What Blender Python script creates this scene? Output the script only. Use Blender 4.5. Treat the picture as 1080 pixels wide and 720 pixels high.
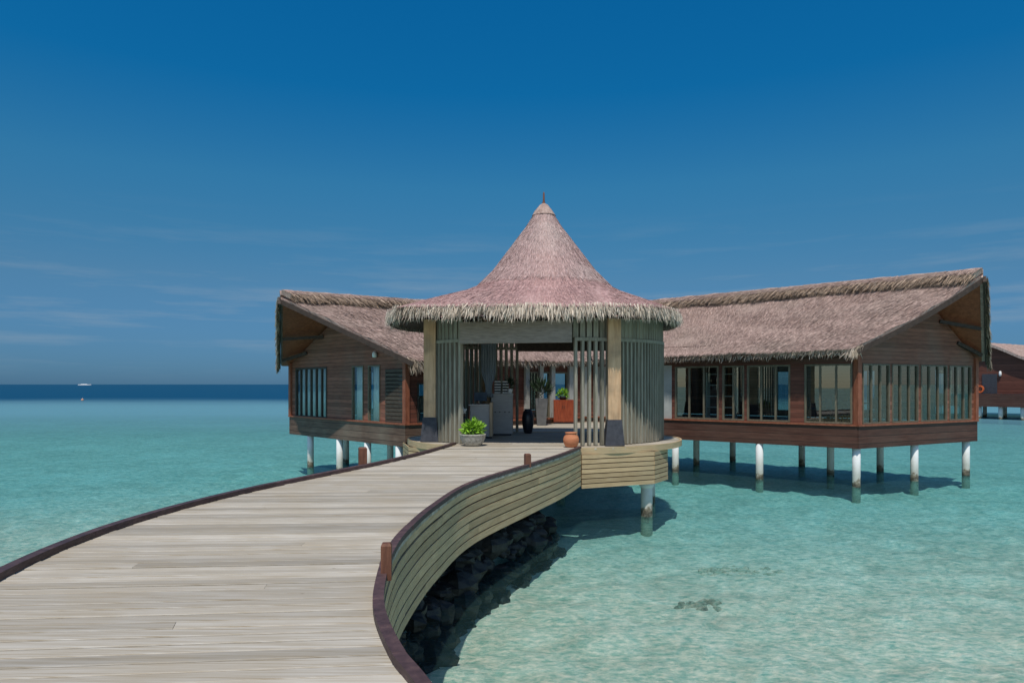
import bpy, math, random
from mathutils import Vector, noise
R = math.radians
random.seed(7)
C = bpy.context.scene
for o in list(bpy.data.objects): bpy.data.objects.remove(o)

# ------------------------------------------------------------------ camera, sky, sun, exposure
EYE = 3.5
F = 720.0
cam = bpy.data.cameras.new('camera'); co = bpy.data.objects.new('camera', cam); C.collection.objects.link(co)
co.location = (0, 0, EYE); co.rotation_euler = (R(90), 0, 0)
cam.sensor_fit = 'HORIZONTAL'; cam.sensor_width = 36; cam.lens = 24
cam.shift_y = 45.0/1080; cam.clip_start = .05; cam.clip_end = 30000
C.camera = co
SUN_EL, SUN_AZ = 62.0, 7.0            # azimuth: degrees to the left of straight behind the camera
s = Vector((-math.sin(R(SUN_AZ))*math.cos(R(SUN_EL)), -math.cos(R(SUN_AZ))*math.cos(R(SUN_EL)), math.sin(R(SUN_EL))))
sl = bpy.data.lights.new('sun', 'SUN'); so = bpy.data.objects.new('sun', sl); C.collection.objects.link(so)
sl.energy = 3.55; sl.angle = R(.55); sl.color = (1, .95, .87)
so.rotation_euler = (-s).to_track_quat('-Z', 'Y').to_euler()
so.location = (0, 0, 60)
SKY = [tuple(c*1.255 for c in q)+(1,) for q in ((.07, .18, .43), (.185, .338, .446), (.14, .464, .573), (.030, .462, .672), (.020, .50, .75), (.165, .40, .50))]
W = bpy.data.worlds.new('World'); C.world = W; W.use_nodes = True
nt = W.node_tree; N = nt.nodes; N.clear(); L = nt.links
def nn(t, tree=None, **k):
    n = (tree or nt).nodes.new(t)
    for a, b in k.items(): setattr(n, a, b)
    return n
sky = nn('ShaderNodeTexSky', sky_type='NISHITA', sun_disc=False, sun_elevation=R(SUN_EL), sun_rotation=R(180+SUN_AZ),
         altitude=0, air_density=1.0, dust_density=.2, ozone_density=1.5)
hs = nn('ShaderNodeHueSaturation'); hs.inputs['Saturation'].default_value = 1.1; hs.inputs['Hue'].default_value = .497
L.new(sky.outputs[0], hs.inputs['Color'])
# thin cirrus low over the horizon
tc = nn('ShaderNodeTexCoord'); mp = nn('ShaderNodeMapping'); mp.inputs['Scale'].default_value = (2.2, 2.2, 26)
L.new(tc.outputs['Generated'], mp.inputs[0])
nz = nn('ShaderNodeTexNoise'); nz.inputs['Scale'].default_value = 1.6; nz.inputs['Detail'].default_value = 7; nz.inputs['Roughness'].default_value = .62
L.new(mp.outputs[0], nz.inputs[0])
cr = nn('ShaderNodeMapRange'); cr.inputs[1].default_value = .50; cr.inputs[2].default_value = .82; L.new(nz.outputs[0], cr.inputs[0])
sx = nn('ShaderNodeSeparateXYZ'); L.new(tc.outputs['Generated'], sx.inputs[0])
b1 = nn('ShaderNodeMapRange'); b1.inputs[1].default_value = .24; b1.inputs[2].default_value = .10; L.new(sx.outputs[2], b1.inputs[0])
b2 = nn('ShaderNodeMapRange'); b2.inputs[1].default_value = .0; b2.inputs[2].default_value = .07; L.new(sx.outputs[2], b2.inputs[0])
m1 = nn('ShaderNodeMath', operation='MULTIPLY'); L.new(cr.outputs[0], m1.inputs[0]); L.new(b1.outputs[0], m1.inputs[1])
m2 = nn('ShaderNodeMath', operation='MULTIPLY'); L.new(m1.outputs[0], m2.inputs[0]); L.new(b2.outputs[0], m2.inputs[1])
m3 = nn('ShaderNodeMath', operation='MULTIPLY'); L.new(m2.outputs[0], m3.inputs[0]); m3.inputs[1].default_value = .60
# deep polarised blue band ahead of the camera (90 degrees from the sun); sky overhead and behind the camera paled to add ambient fill
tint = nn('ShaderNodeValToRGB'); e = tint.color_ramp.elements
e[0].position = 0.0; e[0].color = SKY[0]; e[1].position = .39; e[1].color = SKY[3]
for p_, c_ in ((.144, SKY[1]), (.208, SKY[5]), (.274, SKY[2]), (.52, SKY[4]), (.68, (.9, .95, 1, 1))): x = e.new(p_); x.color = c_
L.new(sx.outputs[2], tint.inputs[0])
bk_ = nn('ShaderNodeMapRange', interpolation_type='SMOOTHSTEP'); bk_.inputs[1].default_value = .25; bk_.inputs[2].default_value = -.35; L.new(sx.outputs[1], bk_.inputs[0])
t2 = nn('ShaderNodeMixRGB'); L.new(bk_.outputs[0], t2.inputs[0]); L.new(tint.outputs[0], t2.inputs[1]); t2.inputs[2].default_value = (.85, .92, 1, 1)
mu = nn('ShaderNodeMixRGB', blend_type='MULTIPLY'); mu.inputs[0].default_value = 1
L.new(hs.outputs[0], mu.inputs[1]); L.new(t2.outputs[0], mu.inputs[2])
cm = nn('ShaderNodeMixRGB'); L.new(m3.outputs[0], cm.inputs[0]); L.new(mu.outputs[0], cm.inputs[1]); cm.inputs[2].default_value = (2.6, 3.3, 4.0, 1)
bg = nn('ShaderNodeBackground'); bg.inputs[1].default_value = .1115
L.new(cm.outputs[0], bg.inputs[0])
wo = nn('ShaderNodeOutputWorld'); L.new(bg.outputs[0], wo.inputs[0])
C.view_settings.view_transform = 'Standard'; C.view_settings.look = 'None'
C.view_settings.exposure = 0.0; C.view_settings.gamma = 1.0; C.view_settings.use_curve_mapping = False

# ------------------------------------------------------------------ mesh helpers
class MB:
    def __init__(s): s.v = []; s.f = []
    def add(s, vs, fs):
        n = len(s.v); s.v += [Vector(p) for p in vs]; s.f += [tuple(i+n for i in f) for f in fs]; return s
    def quad(s, a, b, c, d): return s.add([a, b, c, d], [(0, 1, 2, 3)])
    def box(s, c, ax, ay, az):
        c, ax, ay, az = Vector(c), Vector(ax), Vector(ay), Vector(az)
        vs = [c+ax*i+ay*j+az*k for k in (-1, 1) for j in (-1, 1) for i in (-1, 1)]
        return s.add(vs, [(0, 2, 3, 1), (4, 5, 7, 6), (0, 1, 5, 4), (2, 6, 7, 3), (0, 4, 6, 2), (1, 3, 7, 5)])
    def abox(s, x0, x1, y0, y1, z0, z1):
        return s.box(((x0+x1)/2, (y0+y1)/2, (z0+z1)/2), ((x1-x0)/2, 0, 0), (0, (y1-y0)/2, 0), (0, 0, (z1-z0)/2))
    def bar(s, a, b, w, h, up=(0, 0, 1)):
        a, b = Vector(a), Vector(b); d = b-a; l = d.length; d.normalize()
        sd = d.cross(Vector(up)).normalized(); u2 = sd.cross(d)
        return s.box((a+b)/2, d*l/2, sd*w/2, u2*h/2)
    def lathe(s, c, prof, n=20, jit=0):
        c = Vector(c); vs = []; fs = []
        for r, z in prof:
            for k in range(n):
                a = 2*math.pi*k/n; rr = r*(1+random.uniform(-jit, jit)); vs.append(c+Vector((rr*math.cos(a), rr*math.sin(a), z)))
        for i in range(len(prof)-1):
            for k in range(n):
                k2 = (k+1) % n; fs.append((i*n+k, i*n+k2, (i+1)*n+k2, (i+1)*n+k))
        fs.append(tuple(reversed(range(n)))); fs.append(tuple(range((len(prof)-1)*n, len(prof)*n)))
        return s.add(vs, fs)
    def prism(s, poly, ext):                       # polygon extruded along the vector ext
        ext = Vector(ext); n = len(poly); p = [Vector(q) for q in poly]
        return s.add(p+[q+ext for q in p], [tuple(reversed(range(n))), tuple(range(n, 2*n))]+[(i, (i+1) % n, n+(i+1) % n, n+i) for i in range(n)])
    def sheet(s, rows, thick=None):                # grid of points; thick = offset vector gives a closed slab
        nr, nc = len(rows), len(rows[0]); vs = [Vector(p) for r in rows for p in r]
        fs = [(i*nc+j, i*nc+j+1, (i+1)*nc+j+1, (i+1)*nc+j) for i in range(nr-1) for j in range(nc-1)]
        if thick is None: return s.add(vs, fs)
        t = Vector(thick); m = len(vs); vs = vs+[p+t for p in vs]
        f2 = [tuple(m+i for i in reversed(f)) for f in fs]
        ed = [(j, j+1) for j in range(nc-1)]+[((nr-1)*nc+j+1, (nr-1)*nc+j) for j in range(nc-1)]
        ed += [((i+1)*nc, i*nc) for i in range(nr-1)]+[(i*nc+nc-1, (i+1)*nc+nc-1) for i in range(nr-1)]
        return s.add(vs, fs+f2+[(b, a, m+a, m+b) for a, b in ed])
    def strip(s, pts, w, z0, z1, side=0, cut=0):           # ribbon beam following a plan polyline, from z0 to z1; side shifts it sideways
        n = len(pts); a = []; b = []
        if cut and n > cut*1.5:
            i = 0
            while i < n-1:
                j = min(n-1, i+int(cut*random.uniform(.8, 1.4)));  j = n-1 if n-1-j < 4 else j
                s.strip(pts[i:j+1], w, z0, z1+random.uniform(-.003, .003), side+random.uniform(-.003, .003)); i = j
            return s
        for i in range(n):
            t = Vector(pts[min(i+1, n-1)])-Vector(pts[max(i-1, 0)]); t = Vector((t.x, t.y)).normalized(); nr = Vector((t.y, -t.x))
            p = Vector(pts[i][:2]); a.append(p+nr*(side-w/2)); b.append(p+nr*(side+w/2))
        rows = [[(q.x, q.y, z1) for q in a], [(q.x, q.y, z1) for q in b], [(q.x, q.y, z0) for q in b], [(q.x, q.y, z0) for q in a], [(q.x, q.y, z1) for q in a]]
        base = len(s.v); s.sheet(rows)
        s.add([rows[k][0] for k in range(4)], [(3, 2, 1, 0)]); s.add([rows[k][-1] for k in range(4)], [(0, 1, 2, 3)])
        return s
    def build(s, name, m, parent=None, smooth=False, loc=None):
        off = Vector((0, 0, 0)); p = parent
        while p is not None: off += p.location; p = p.parent
        if parent is None and loc is not None: off = Vector(loc)
        me = bpy.data.meshes.new(name); me.from_pydata([tuple(v-off) for v in s.v], [], s.f); me.update()
        if smooth:
            me.polygons.foreach_set('use_smooth', [True]*len(me.polygons))
        me.materials.append(m)
        o = bpy.data.objects.new(name, me); C.collection.objects.link(o)
        if parent: o.parent = parent
        elif loc is not None: o.location = loc
        return o
def tag(o, label, cat, group=None):
    o['label'] = label; o['category'] = cat
    if group: o['group'] = group
    return o
def thing(name, loc, label, cat, group=None):
    o = bpy.data.objects.new(name, None); C.collection.objects.link(o); o.location = loc; o.empty_display_size = .2
    return tag(o, label, cat, group)
def crom(pts, n=8):
    P = [Vector(p) for p in pts]; out = []
    for i in range(len(P)-1):
        p0, p1, p2, p3 = P[max(i-1, 0)], P[i], P[i+1], P[min(i+2, len(P)-1)]
        for k in range(n):
            t = k/n; out.append(.5*((2*p1)+(p2-p0)*t+(2*p0-5*p1+4*p2-p3)*t*t+(3*p1-p0-3*p2+p3)*t**3))
    out.append(P[-1]); return out

# ------------------------------------------------------------------ materials
def newmat(name):
    m = bpy.data.materials.new(name); m.use_nodes = True; return m, m.node_tree, m.node_tree.nodes['Principled BSDF']
def surf(name, stops, scale=(1, 1, 1), nscale=3, rough=.7, bump=.2, island=0, plank=None, spec=.3, big=None, metal=0, detail=6, dist=.01):
    """noise colour ramp (stretched by scale) + value change per separate piece + optional board lines along z every plank metres"""
    m, t, p = newmat(name); l = t.links
    g = nn('ShaderNodeNewGeometry', t); mp = nn('ShaderNodeMapping', t); mp.inputs['Scale'].default_value = scale
    l.new(g.outputs['Position'], mp.inputs[0])
    add = nn('ShaderNodeVectorMath', t, operation='ADD'); l.new(mp.outputs[0], add.inputs[0])
    if island:
        ml = nn('ShaderNodeVectorMath', t, operation='SCALE'); ml.inputs[0].default_value = (37, 11, 23); l.new(g.outputs['Random Per Island'], ml.inputs['Scale']); l.new(ml.outputs[0], add.inputs[1])
    nz = nn('ShaderNodeTexNoise', t); nz.inputs['Scale'].default_value = nscale; nz.inputs['Detail'].default_value = detail; nz.inputs['Roughness'].default_value = .65
    l.new(add.outputs[0], nz.inputs[0])
    rp = nn('ShaderNodeValToRGB', t); e = rp.color_ramp.elements
    while len(e) < len(stops): e.new(.5)
    for i, (pos, c) in enumerate(stops): e[i].position = pos; e[i].color = (*c, 1)
    l.new(nz.outputs[0], rp.inputs[0]); col = rp.outputs[0]
    if island:
        mr = nn('ShaderNodeMapRange', t); mr.inputs[3].default_value = 1-island; mr.inputs[4].default_value = 1+island; l.new(g.outputs['Random Per Island'], mr.inputs[0])
        hv = nn('ShaderNodeHueSaturation', t); l.new(mr.outputs[0], hv.inputs['Value']); l.new(col, hv.inputs['Color']); col = hv.outputs[0]
    if big:                                         # large weather stains: (scale, colour, amount)
        n2 = nn('ShaderNodeTexNoise', t); n2.inputs['Scale'].default_value = big[0]; n2.inputs['Detail'].default_value = 5; l.new(g.outputs['Position'], n2.inputs[0])
        m2 = nn('ShaderNodeMapRange', t); m2.inputs[1].default_value = .45; m2.inputs[2].default_value = .7; m2.inputs[4].default_value = big[2]; l.new(n2.outputs[0], m2.inputs[0])
        mx = nn('ShaderNodeMixRGB', t); l.new(m2.outputs[0], mx.inputs[0]); l.new(col, mx.inputs[1]); mx.inputs[2].default_value = (*big[1], 1); col = mx.outputs[0]
    h = nz.outputs[0]
    if plank:
        sp = nn('ShaderNodeSeparateXYZ', t); l.new(g.outputs['Position'], sp.inputs[0])
        d = nn('ShaderNodeMath', t, operation='DIVIDE'); l.new(sp.outputs[2], d.inputs[0]); d.inputs[1].default_value = plank
        fr = nn('ShaderNodeMath', t, operation='FRACT'); l.new(d.outputs[0], fr.inputs[0])
        fl = nn('ShaderNodeMath', t, operation='FLOOR'); l.new(d.outputs[0], fl.inputs[0])
        wn = nn('ShaderNodeTexWhiteNoise', t, noise_dimensions='1D'); l.new(fl.outputs[0], wn.inputs['W'])
        vr = nn('ShaderNodeMapRange', t); vr.inputs[3].default_value = .72; vr.inputs[4].default_value = 1.25; l.new(wn.outputs[0], vr.inputs[0])
        h2 = nn('ShaderNodeHueSaturation', t); l.new(vr.outputs[0], h2.inputs['Value']); l.new(col, h2.inputs['Color'])
        gp = nn('ShaderNodeMath', t, operation='GREATER_THAN'); l.new(fr.outputs[0], gp.inputs[0]); gp.inputs[1].default_value = .07
        mg = nn('ShaderNodeMixRGB', t); l.new(gp.outputs[0], mg.inputs[0]); mg.inputs[1].default_value = (.022, .014, .010, 1); l.new(h2.outputs[0], mg.inputs[2]); col = mg.outputs[0]
        ad = nn('ShaderNodeMath', t, operation='MULTIPLY_ADD'); l.new(nz.outputs[0], ad.inputs[0]); ad.inputs[1].default_value = .3; l.new(gp.outputs[0], ad.inputs[2]); h = ad.outputs[0]
    l.new(col, p.inputs['Base Color']); p.inputs['Roughness'].default_value = rough; p.inputs['Specular IOR Level'].default_value = spec; p.inputs['Metallic'].default_value = metal
    if bump:
        b = nn('ShaderNodeBump', t); b.inputs['Strength'].default_value = bump; b.inputs['Distance'].default_value = dist; l.new(h, b.inputs['Height']); l.new(b.outputs[0], p.inputs['Normal'])
    return m
M = {}
M['thatch'] = surf('reed_thatch', [(.25, (.20, .127, .107)), (.5, (.385, .27, .228)), (.78, (.57, .445, .38))], (6, 6, 2), 1.6, .9, .7, .34, spec=.1, big=(.6, (.40, .31, .26), .6), dist=.03)
M['thatch_pink'] = surf('pink_reed_thatch', [(.25, (.26, .155, .145)), (.5, (.48, .325, .30)), (.78, (.64, .505, .465))], (6, 6, 2), 1.6, .9, .7, .30, spec=.1, big=(.7, (.53, .44, .40), .6), dist=.03)
M['thatch_rose'] = surf('rose_reed_thatch', [(.25, (.27, .145, .14)), (.5, (.46, .285, .265)), (.78, (.60, .44, .405))], (6, 6, 2), 1.6, .9, .5, .22, spec=.1, big=(.7, (.48, .34, .31), .5), dist=.02)
M['fringe'] = surf('dry_palm_fringe', [(.25, (.34, .265, .205)), (.5, (.60, .50, .40)), (.78, (.78, .69, .57))], (5, 5, 1), 2, .9, .3, .42, spec=.1)
M['ridge'] = surf('weathered_ridge_thatch', [(.25, (.19, .125, .085)), (.5, (.40, .29, .21)), (.78, (.62, .50, .39))], (5, 5, 1), 2, .9, .4, .45, spec=.1)
M['deck'] = surf('silvered_deck_boards', [(.25, (.21, .155, .095)), (.40, (.355, .305, .23)), (.55, (.445, .405, .34)), (.80, (.565, .53, .465))], (.6, 30, 3), 2.2, .78, .5, .27, spec=.15, big=(1.1, (.36, .295, .205), .55), dist=.004)
t_ = M['deck'].node_tree; p_ = t_.nodes['Principled BSDF']; src = p_.inputs['Base Color'].links[0].from_socket
g_ = nn('ShaderNodeNewGeometry', t_); mp_ = nn('ShaderNodeMapping', t_); mp_.inputs['Scale'].default_value = (1.1, 3.6, 1); t_.links.new(g_.outputs['Position'], mp_.inputs[0])
vo_ = nn('ShaderNodeTexVoronoi', t_); vo_.inputs['Scale'].default_value = 1.3; t_.links.new(mp_.outputs[0], vo_.inputs['Vector'])
mr_ = nn('ShaderNodeMapRange', t_); mr_.inputs[1].default_value = .035; mr_.inputs[2].default_value = .015; mr_.inputs[4].default_value = .75; t_.links.new(vo_.outputs['Distance'], mr_.inputs[0])
mx_ = nn('ShaderNodeMixRGB', t_); t_.links.new(mr_.outputs[0], mx_.inputs[0]); t_.links.new(src, mx_.inputs[1]); mx_.inputs[2].default_value = (.09, .06, .04, 1); t_.links.new(mx_.outputs[0], p_.inputs['Base Color'])
M['kerb'] = surf('dark_hardwood_kerb', [(.3, (.040, .022, .022)), (.55, (.085, .047, .046)), (.8, (.16, .095, .075))], (2, 2, 8), 5, .6, .4, .22, spec=.45)
M['post'] = surf('red_brown_post', [(.3, (.09, .035, .022)), (.7, (.20, .085, .05))], (8, 8, 1), 4, .6, .3)
M['skirt'] = surf('treated_pine_boards', [(.2, (.33, .225, .12)), (.5, (.50, .355, .20)), (.8, (.64, .48, .29))], (.8, .8, 12), 3, .7, .3, .22, spec=.2, big=(1.2, (.38, .31, .19), .5))
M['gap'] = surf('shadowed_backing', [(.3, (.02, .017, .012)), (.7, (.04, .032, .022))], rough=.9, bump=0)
M['slat'] = surf('grey_green_slats', [(.25, (.145, .135, .10)), (.5, (.265, .245, .19)), (.8, (.39, .36, .285))], (9, 9, .7), 2.5, .7, .25, .16, spec=.2)
M['beam'] = surf('weathered_lintel_wood', [(.25, (.17, .14, .11)), (.6, (.29, .245, .20)), (.85, (.37, .32, .26))], (1.2, 1.2, 9), 3, .7, .25, spec=.2)
M['column'] = surf('honey_wood_post', [(.25, (.40, .23, .125)), (.5, (.60, .385, .22)), (.8, (.70, .49, .30))], (7, 7, .6), 2.2, .6, .25, spec=.25, big=(2.2, (.20, .15, .10), .6))
M['plinth'] = surf('charcoal_plinth', [(.3, (.035, .037, .045)), (.7, (.065, .068, .08))], (1, 1, 1), 8, .6, .1)
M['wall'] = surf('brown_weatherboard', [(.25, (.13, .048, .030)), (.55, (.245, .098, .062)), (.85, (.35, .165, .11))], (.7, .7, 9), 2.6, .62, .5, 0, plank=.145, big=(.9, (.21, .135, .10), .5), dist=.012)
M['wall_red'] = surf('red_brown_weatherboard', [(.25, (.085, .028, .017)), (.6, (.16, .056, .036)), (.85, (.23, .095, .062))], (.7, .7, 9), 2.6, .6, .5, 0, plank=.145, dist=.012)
M['fascia'] = surf('worn_fascia_boards', [(.25, (.060, .034, .024)), (.55, (.125, .075, .052)), (.85, (.21, .145, .105))], (.6, .6, 6), 2.2, .62, .4, 0, plank=.245, big=(.7, (.20, .16, .12), .55), dist=.01)
M['fascia_dark'] = surf('dark_red_fascia', [(.25, (.045, .017, .011)), (.55, (.085, .036, .024)), (.85, (.14, .07, .048))], (.6, .6, 6), 2.2, .6, .4, 0, plank=.245, big=(.7, (.10, .06, .045), .5), dist=.01)
M['red'] = surf('red_timber', [(.3, (.19, .058, .030)), (.7, (.34, .12, .065))], (3, 3, 1), 3, .5, .15)
M['frame'] = surf('olive_window_frame', [(.3, (.10, .083, .055)), (.7, (.19, .16, .11))], (5, 5, 1), 3, .5, .1)
M['frame_dark'] = surf('dark_window_frame', [(.3, (.035, .028, .022)), (.7, (.07, .055, .042))], (5, 5, 1), 3, .5, .1)
M['soffit'] = surf('orange_timber_lining', [(.3, (.17, .045, .019)), (.6, (.30, .086, .038)), (.85, (.40, .14, .066))], (4, 4, 1), 2, .55, .2)
M['dark_wood'] = surf('dark_rafter', [(.3, (.035, .024, .018)), (.7, (.075, .05, .038))], (3, 3, 3), 3, .6, .2)
M['louvre'] = surf('black_brown_louvre', [(.3, (.045, .032, .024)), (.7, (.10, .075, .055))], (2, 2, 8), 3, .6, .2, .2)
M['grey_wall'] = surf('grey_plaster', [(.3, (.30, .30, .28)), (.7, (.42, .42, .39))], (1, 1, 1), 2, .85, .1)
M['counter'] = surf('grey_laminate', [(.3, (.30, .295, .285)), (.7, (.39, .38, .365))], (1, 1, 6), 3, .45, .05)
M['counter_top'] = surf('pale_stone_top', [(.3, (.36, .35, .33)), (.7, (.46, .45, .42))], (1, 1, 1), 8, .35, .05)
M['light_wood'] = surf('light_wood_trim', [(.3, (.32, .23, .14)), (.7, (.44, .33, .21))], (3, 3, 1), 4, .5, .1)
M['cabinet'] = surf('red_lacquer_wood', [(.3, (.19, .033, .012)), (.7, (.34, .075, .028))], (6, 6, 1), 3, .35, .08, spec=.5)
M['terracotta'] = surf('terracotta', [(.3, (.44, .155, .07)), (.7, (.58, .235, .115))], (1, 1, 3), 4, .75, .1)
M['stone_pot'] = surf('mottled_stone_pot', [(.3, (.22, .205, .17)), (.5, (.40, .38, .33)), (.75, (.54, .52, .46))], (1, 1, 1), 14, .85, .4)
M['urn'] = surf('black_glazed_urn', [(.3, (.010, .012, .018)), (.7, (.025, .028, .04))], (1, 1, 5), 6, .35, .2, spec=.5)
M['leaf'] = surf('lime_leaf', [(.3, (.12, .27, .018)), (.6, (.24, .44, .03)), (.85, (.36, .55, .07))], (1, 1, 1), 9, .5, 0, .3, spec=.4)
M['leaf_dark'] = surf('dark_leaf', [(.3, (.010, .022, .010)), (.7, (.035, .065, .022))], (1, 1, 1), 9, .5, 0, .3, spec=.4)
M['white'] = surf('white_paint', [(.3, (.66, .66, .64)), (.7, (.80, .80, .78))], (1, 1, 1), 3, .5, .05)
M['cloth'] = surf('blue_grey_drape', [(.3, (.17, .215, .255)), (.7, (.27, .32, .36))], (6, 6, .6), 3, .9, .1)
M['curtain'] = surf('pale_curtain', [(.3, (.56, .64, .61)), (.7, (.72, .80, .76))], (9, 9, .5), 3, .9, .1)
M['rock'] = surf('wet_black_stone', [(.3, (.006, .0065, .007)), (.55, (.018, .019, .02)), (.8, (.055, .055, .052))], (1, 1, 1), 3.5, .55, .8, .35, spec=.4, dist=.05)
M['coral'] = surf('coral_rock', [(.3, (.12, .125, .10)), (.5, (.32, .31, .24)), (.66, (.58, .55, .44))], (1, 1, 1), 5, .9, .6)
M['coral_faint'] = surf('sand_covered_coral', [(.3, (.40, .385, .30)), (.5, (.52, .495, .39)), (.75, (.66, .62, .51))], (1, 1, 1), 6, .9, .6)
M['buoy'] = surf('faded_buoy', [(.3, (.55, .26, .15)), (.7, (.66, .36, .24))], rough=.5, bump=0)
M['planter'] = surf('dark_grey_planter', [(.3, (.10, .10, .10)), (.7, (.16, .16, .158))], nscale=4, rough=.6, bump=.05)
M['orange'] = surf('orange_plastic', [(.3, (.65, .13, .03)), (.7, (.75, .17, .05))], rough=.4, bump=0)
M['blue_paint'] = surf('blue_grey_upholstery', [(.3, (.03, .05, .075)), (.7, (.06, .085, .12))], nscale=8, rough=.7, bump=.1)
M['floor'] = surf('interior_floor', [(.3, (.13, .10, .075)), (.7, (.20, .16, .12))], (1, 8, 1), 3, .4, .05)
M['concrete_dark'] = surf('dark_underside', [(.3, (.05, .05, .048)), (.7, (.085, .083, .08))], nscale=2, rough=.9, bump=.1)
def pile_mat():
    m, t, p = newmat('painted_concrete_pile'); l = t.links
    g = nn('ShaderNodeNewGeometry', t); sp = nn('ShaderNodeSeparateXYZ', t); l.new(g.outputs['Position'], sp.inputs[0])
    nz = nn('ShaderNodeTexNoise', t); nz.inputs['Scale'].default_value = 4; nz.inputs['Detail'].default_value = 7; nz.inputs['Roughness'].default_value = .7; l.new(g.outputs['Position'], nz.inputs[0])
    a = nn('ShaderNodeMath', t, operation='MULTIPLY_ADD'); l.new(nz.outputs[0], a.inputs[0]); a.inputs[1].default_value = -.8; l.new(sp.outputs[2], a.inputs[2])
    r = nn('ShaderNodeValToRGB', t); mr = nn('ShaderNodeMapRange', t); mr.inputs[1].default_value = -.6; mr.inputs[2].default_value = 1.4; l.new(a.outputs[0], mr.inputs[0]); l.new(mr.outputs[0], r.inputs[0])
    e = r.color_ramp.elements; e[0].position = .02; e[0].color = (.40, .38, .29, 1); e[1].position = .12; e[1].color = (.055, .045, .03, 1)
    x = e.new(.20); x.color = (.24, .20, .14, 1); x = e.new(.23); x.color = (.52, .50, .43, 1); x = e.new(.42); x.color = (.66, .65, .60, 1); x = e.new(.58); x.color = (.76, .76, .74, 1)
    l.new(r.outputs[0], p.inputs['Base Color']); p.inputs['Roughness'].default_value = .7
    b = nn('ShaderNodeBump', t); b.inputs['Strength'].default_value = .25; b.inputs['Distance'].default_value = .01; l.new(nz.outputs[0], b.inputs['Height']); l.new(b.outputs[0], p.inputs['Normal'])
    return m
M['pile'] = pile_mat()
def glass_mat(name, tint, refl):
    m = bpy.data.materials.new(name); m.use_nodes = True; t = m.node_tree; t.nodes.clear(); l = t.links
    tr = nn('ShaderNodeBsdfTransparent', t); tr.inputs[0].default_value = (*tint, 1)
    gl = nn('ShaderNodeBsdfGlossy', t); gl.inputs['Roughness'].default_value = .015; gl.inputs[0].default_value = (.92, .97, .97, 1)
    fr = nn('ShaderNodeLayerWeight', t); fr.inputs[0].default_value = .5
    pw = nn('ShaderNodeMath', t, operation='POWER'); l.new(fr.outputs['Facing'], pw.inputs[0]); pw.inputs[1].default_value = 4.5
    a = nn('ShaderNodeMath', t, operation='MULTIPLY_ADD'); l.new(pw.outputs[0], a.inputs[0]); a.inputs[1].default_value = .9; a.inputs[2].default_value = refl; a.use_clamp = True
    mx = nn('ShaderNodeMixShader', t); l.new(a.outputs[0], mx.inputs[0]); l.new(tr.outputs[0], mx.inputs[1]); l.new(gl.outputs[0], mx.inputs[2])
    o = nn('ShaderNodeOutputMaterial', t); l.new(mx.outputs[0], o.inputs[0]); return m
M['glass_bright'] = glass_mat('sky_reflecting_glass', (.86, .92, .90), .22)
M['glass'] = glass_mat('tinted_glass', (.52, .62, .60), .16)

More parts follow.
